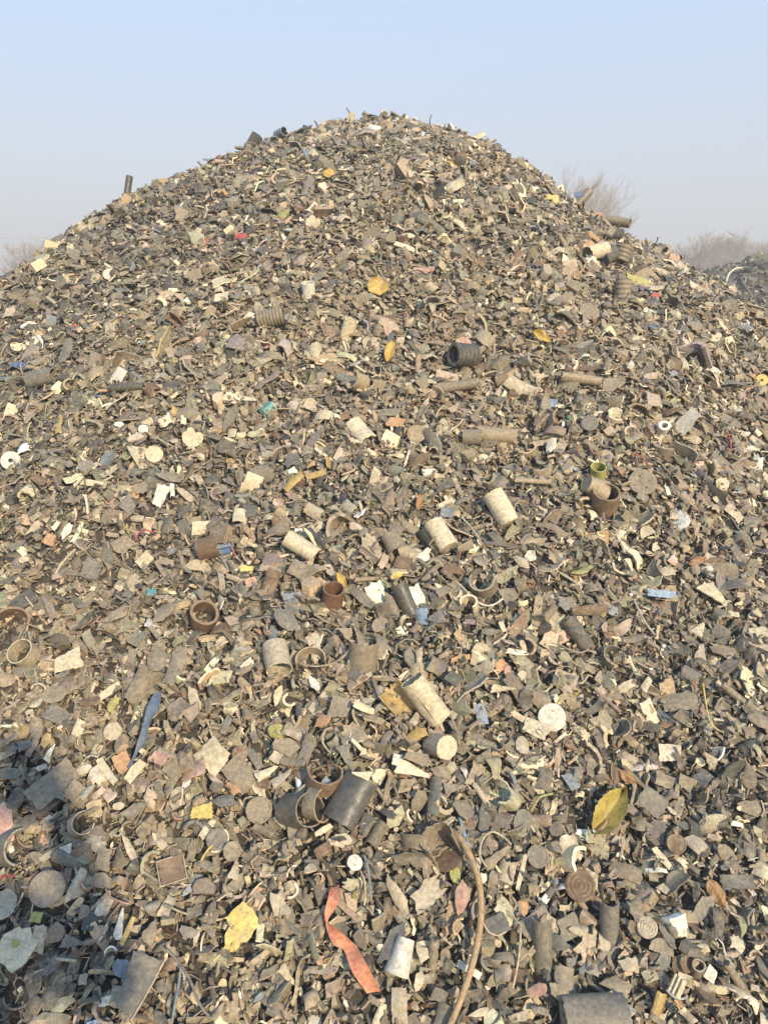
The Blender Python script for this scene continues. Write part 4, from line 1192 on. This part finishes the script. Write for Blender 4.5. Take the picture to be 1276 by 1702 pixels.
def patchy(P):
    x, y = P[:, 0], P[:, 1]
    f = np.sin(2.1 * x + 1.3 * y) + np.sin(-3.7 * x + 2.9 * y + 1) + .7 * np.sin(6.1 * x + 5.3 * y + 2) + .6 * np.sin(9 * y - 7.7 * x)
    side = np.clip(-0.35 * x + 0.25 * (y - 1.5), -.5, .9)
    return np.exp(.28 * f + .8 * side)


DENS = 6400
area = 8.4 * 5.25
P, N, dep = scatter(int(area * DENS * 2), rng)
n = len(P)
size = np.clip(np.exp(rng.normal(math.log(.0225), .55, n)), .009, .10) * (1 + .06 * np.maximum(dep - 1.5, 0) + 0.2 * np.clip(1.9 - dep, 0, .7))
size = np.minimum(size, 50 * dep / F)
found = near_find(P, size)
off = rng.uniform(-.008, .020, n)
off[found] = rng.uniform(-.012, -.002, found.sum())
size[found] = np.minimum(size[found], .03)
tilt = np.abs(rng.normal(.42, .18, n))
litter("scrap_litter", "thousands of small grey, tan and cream plastic scraps covering the big heap", P, N, size, dep < 2.7, patchy(P), off, tilt, rng)

P, N, dep = scatter(int(area * 5000 * 2), rng)
k = dep < 2.6
P, N, dep = P[k], N[k], dep[k]
n = len(P)
size = np.clip(np.exp(rng.normal(math.log(.013), .3, n)), .006, .022)
off = rng.uniform(-.006, .014, n)
f2 = near_find(P, size)
off[f2] = rng.uniform(-.010, .0, f2.sum())
litter("scrap_crumbs", "fine plastic crumbs filling the gaps on the lower slope", P, N, size, np.zeros(n, bool), patchy(P), off, np.full(n, .6), rng)

# ------------------------------------------------------------------ second heap behind the shoulder
n0 = 16000
x = rng.uniform(2.0, 9.5, n0)
y = rng.uniform(8.0, 12.5, n0)
z = second_z(x, y)
P = np.stack([x, y, z], -1)
nn = np.stack([-(second_z(x + .03, y) - z) / .03, -(second_z(x, y + .03) - z) / .03, np.ones(n0)], -1)
nn /= np.linalg.norm(nn, axis=1, keepdims=True)
k = z > -.1
P, nn = P[k], nn[k]
n = len(P)
litter("scrap_litter", "dark grey scraps covering the smaller heap behind the big one", P, nn, np.clip(np.exp(rng.normal(math.log(.10), .4, n)), .04, .3), np.zeros(n, bool), np.full(n, 14.0), rng.uniform(-.02, .06, n), np.full(n, .5), rng)


def at_depth(px, py, dep):
    return EYE + ray_dir(px, py) * dep


# crumpled green net and a pale bent pipe on it
g = Geo()
c0 = at_depth(1262, 488, 9.0)
c0[2] = second_z(c0[0], c0[1])
rows = []
for i in range(15):
    row = []
    for j in range(25):
        xx, yy = c0[0] - .30 + .8 * j / 24, c0[1] - .22 + .44 * i / 14
        row.append((xx + .03 * math.sin(i * 1.7), yy, float(second_z(xx, yy)) + .05 + .03 * math.sin(j * 1.1 + i * .6) + .025 * math.sin(i * 1.9 - j * .5)))
    rows.append(row)
g.patch(rows)
g.patch([[(a, b, c - .006) for a, b, c in r] for r in rows], flip=True)
tag(obj("green_net", g, M_CLEAN, None, (.04, .13, .10)), "crumpled green netting thrown over the dark smaller heap", "netting")
q = [at_depth(1206, 468, 9.2), at_depth(1211, 455, 9.25), at_depth(1221, 447, 9.3), at_depth(1233, 445, 9.3)]
tag(obj("bent_pipe", sweep_geo(q, .012, 8, 20), M_CLEAN, None, C['wh']), "pale bent pipe sticking out of the dark smaller heap", "pipe")

# ------------------------------------------------------------------ bare trees in the haze
def bare_tree_geo(r, height, spread, trunks, levels=5):
    wood, twig = Geo(), Geo()

    def grow(p, d, L, rad, lev):
        n = 4
        pts = [p]
        for i in range(n):
            d = unit(d + np.array([r.gauss(0, .13), r.gauss(0, .13), r.gauss(.05, .08)]))
            p = p + d * L / n
            pts.append(p)
        gg = sweep_geo(pts, [rad, rad * .55], 5 if lev < 2 else 3)
        tgt = wood if lev < 2 else twig
        b = len(tgt.v)
        tgt.v += gg.v
        tgt.f += [tuple(b + i for i in f) for f in gg.f]
        tgt.s += gg.s
        if lev < levels:
            for _ in range(r.randint(5, 6) if lev < 3 else 5):
                k = r.randint(1, n)
                s = unit(d + spread * np.array([r.gauss(0, 1), r.gauss(0, 1), r.gauss(.15, .4)]))
                grow(pts[k], s, L * r.uniform(.45, .74), max(.0038, rad * .5), lev + 1)
    for t in range(trunks):
        a = r.uniform(0, 6.28)
        grow(np.array([.25 * math.cos(a), .25 * math.sin(a), 0]) * (trunks > 1), unit([.3 * math.cos(a), .3 * math.sin(a), 1]), height * .42, height * .011 if trunks == 1 else height * .009, 0)
    return wood, twig


tr = random.Random(8)
tw, tc = bare_tree_geo(tr, 7.9, .52, 3)
TREE_W, TREE_C = tw.mesh("trunk"), tc.mesh("crown")
sw, sc_ = bare_tree_geo(tr, 4.6, 0.55, 4)
SHR_W, SHR_C = sw.mesh("trunk"), sc_.mesh("crown")


def plant_tree(name, label, px, dep, rot, s, a, b, group=None):
    loc = at_depth(px, HOR, dep)
    mw = Matrix.Translation((loc[0], loc[1], 0)) @ Matrix.Rotation(rot, 4, 'Z') @ Matrix.Scale(s, 4)
    o = tag(empty(name, mw), label, "tree", group)
    obj("trunk", a, M_BARK, None, None, o)
    obj("crown", b, M_BARK, None, None, o)
    return o


plant_tree("bare_tree", "tall bare hazy tree rising behind the sunny shoulder of the heap", 924, 27, .4, .78, TREE_W, TREE_C)
plant_tree("bare_tree", "lower bare hazy tree leaning out from the tall one", 950, 29, 2.0, .74, TREE_W, TREE_C)
TG = "row of bare shrubs behind the smaller heap"
for i, (px, dep, rot, s, lab) in enumerate([(1140, 30, .2, .74, "first bare shrub of the far row, next to the heap's shoulder"), (1172, 31, 1.4, .78, "bare shrub second in the far row"), (1208, 30, 2.9, .76, "bare shrub in the middle of the far row"),
                                            (1244, 31, 4.0, .79, "bare shrub fourth in the far row"), (1278, 30, 5.2, .74, "last bare shrub of the far row, cut by the picture edge")]):
    plant_tree("bare_shrub", lab, px, dep, rot, s, SHR_W, SHR_C, TG)
plant_tree("bare_shrub", "lone bare shrub at the far end of the heap's long shoulder under the power lines", 36, 32, 1.0, .75, SHR_W, SHR_C)

for i, (z, lab) in enumerate([(3.4, "topmost faint power line in the hazy sky"), (3.1, "middle faint power line in the hazy sky"), (2.75, "lowest faint power line, just over the shrub")]):
    pts = [(-34 + 3.4 * k, 40.0, z - .18 + .012 * (k - 4) ** 2) for k in range(9)]
    tag(obj("power_line", sweep_geo(pts, .009, 5, 40), M_BARK, None, None), lab, "power line", "power lines in the haze")

# ------------------------------------------------------------------ the photographer, whose shadow lies on the lower corner of the heap
def skin_body(name, joints, bones, mat, parent=None, levels=2):
    me = bpy.data.meshes.new(name)
    keys = list(joints)
    me.from_pydata([joints[k][:3] for k in keys], [(keys.index(a), keys.index(b)) for a, b in bones], [])
    o = bpy.data.objects.new(name, me)
    COL.objects.link(o)
    if parent is not None:
        o.parent = parent
    m = o.modifiers.new("skin", 'SKIN')
    m.use_smooth_shade = True
    for i, k in enumerate(keys):
        q = joints[k][3:]
        me.skin_vertices[0].data[i].radius = (q[0], q[1] if len(q) > 1 else q[0])
    me.skin_vertices[0].data[0].use_root = True
    o.modifiers.new("sub", 'SUBSURF').render_levels = levels
    me.materials.append(mat)
    return o


def cloth(name, c):
    m, t, b = new_mat(name)
    co = t.nodes.new("ShaderNodeTexCoord").outputs["Object"]
    k = mixc(t, noise(t, co, 220, 3), c, tuple(min(1, v * 1.5) for v in c))
    t.links.new(k, b.inputs["Base Color"])
    b.inputs["Roughness"].default_value = .9
    return m


PX, PY = -0.02, -0.40
J = {"pelvis": (PX, PY, .93, .15, .11), "waist": (PX, PY, 1.08, .15, .11), "chest": (PX, PY, 1.28, .17, .12), "collar": (PX, PY, 1.42, .12, .09), "neck": (PX, PY + .01, 1.50, .055), "jaw": (PX, PY + .03, 1.56, .07, .085), "skull": (PX, PY + .02, 1.66, .085, .10)}
B_ = [("pelvis", "waist"), ("waist", "chest"), ("chest", "collar"), ("collar", "neck"), ("neck", "jaw"), ("jaw", "skull")]
for s, t in ((-1, "a"), (1, "b")):
    J.update({"hip" + t: (PX + s * .10, PY, .88, .09), "knee" + t: (PX + s * .11, PY + .02, .48, .06), "ankle" + t: (PX + s * .12, PY, .09, .045), "toe" + t: (PX + s * .13, PY + .17, .03, .04, .03),
              "shoulder" + t: (PX + s * .19, PY, 1.39, .07), "elbow" + t: (PX + s * .25, PY + .14, 1.19, .05), "wrist" + t: (PX + s * .10, PY + .33, 1.42, .032), "palm" + t: (PX + s * .07, PY + .37, 1.47, .026, .034)})
    B_ += [("pelvis", "hip" + t), ("hip" + t, "knee" + t), ("knee" + t, "ankle" + t), ("ankle" + t, "toe" + t), ("collar", "shoulder" + t), ("shoulder" + t, "elbow" + t), ("elbow" + t, "wrist" + t), ("wrist" + t, "palm" + t)]
    for f, (dy, dz) in enumerate(((.015, .055), (.006, .03), (.0, .006), (-.006, -.018))):
        J[f"f{t}{f}"] = (PX + s * .045, PY + .37 + dy, 1.49 + dz * .6, .009)
        B_.append(("palm" + t, f"f{t}{f}"))
person = skin_body("person", J, B_, cloth("dark jacket and trousers", (.035, .037, .045)))
tag(person, "photographer in dark clothes holding up a phone, whose shadow darkens the lower corner", "person")
hg = Geo()
rows = []
for i in range(9):
    th = math.pi * .62 * i / 8
    rows.append([(PX + .104 * math.sin(th) * math.cos(a), PY + .005 + .115 * math.sin(th) * math.sin(a) - .02 * (i / 8), 1.665 + .115 * math.cos(th)) for a in np.linspace(0, 2 * math.pi, 24, endpoint=False)])
hg.patch(rows, closed=True)
obj("hair", hg, cloth("black hair", (.012, .011, .010)), None, None, person)
pm = Geo()
u, f = UP, FWD
c = EYE - f * .022
x8 = [c + RIGHT * a * .037 + u * (b * .078 - .055) - f * (.004 + e * .008) for e in (0, 1) for a, b in ((-1, -1), (1, -1), (1, 1), (-1, 1))]
pm.v = [tuple(q) for q in x8]
pm.f = [(0, 3, 2, 1), (4, 5, 6, 7), (0, 1, 5, 4), (1, 2, 6, 5), (2, 3, 7, 6), (3, 0, 4, 7)]
pm.s = [False] * 6
tag(obj("mobile_phone", pm, cloth("black phone shell", (.02, .02, .022))), "slim black phone held up by the photographer", "phone")
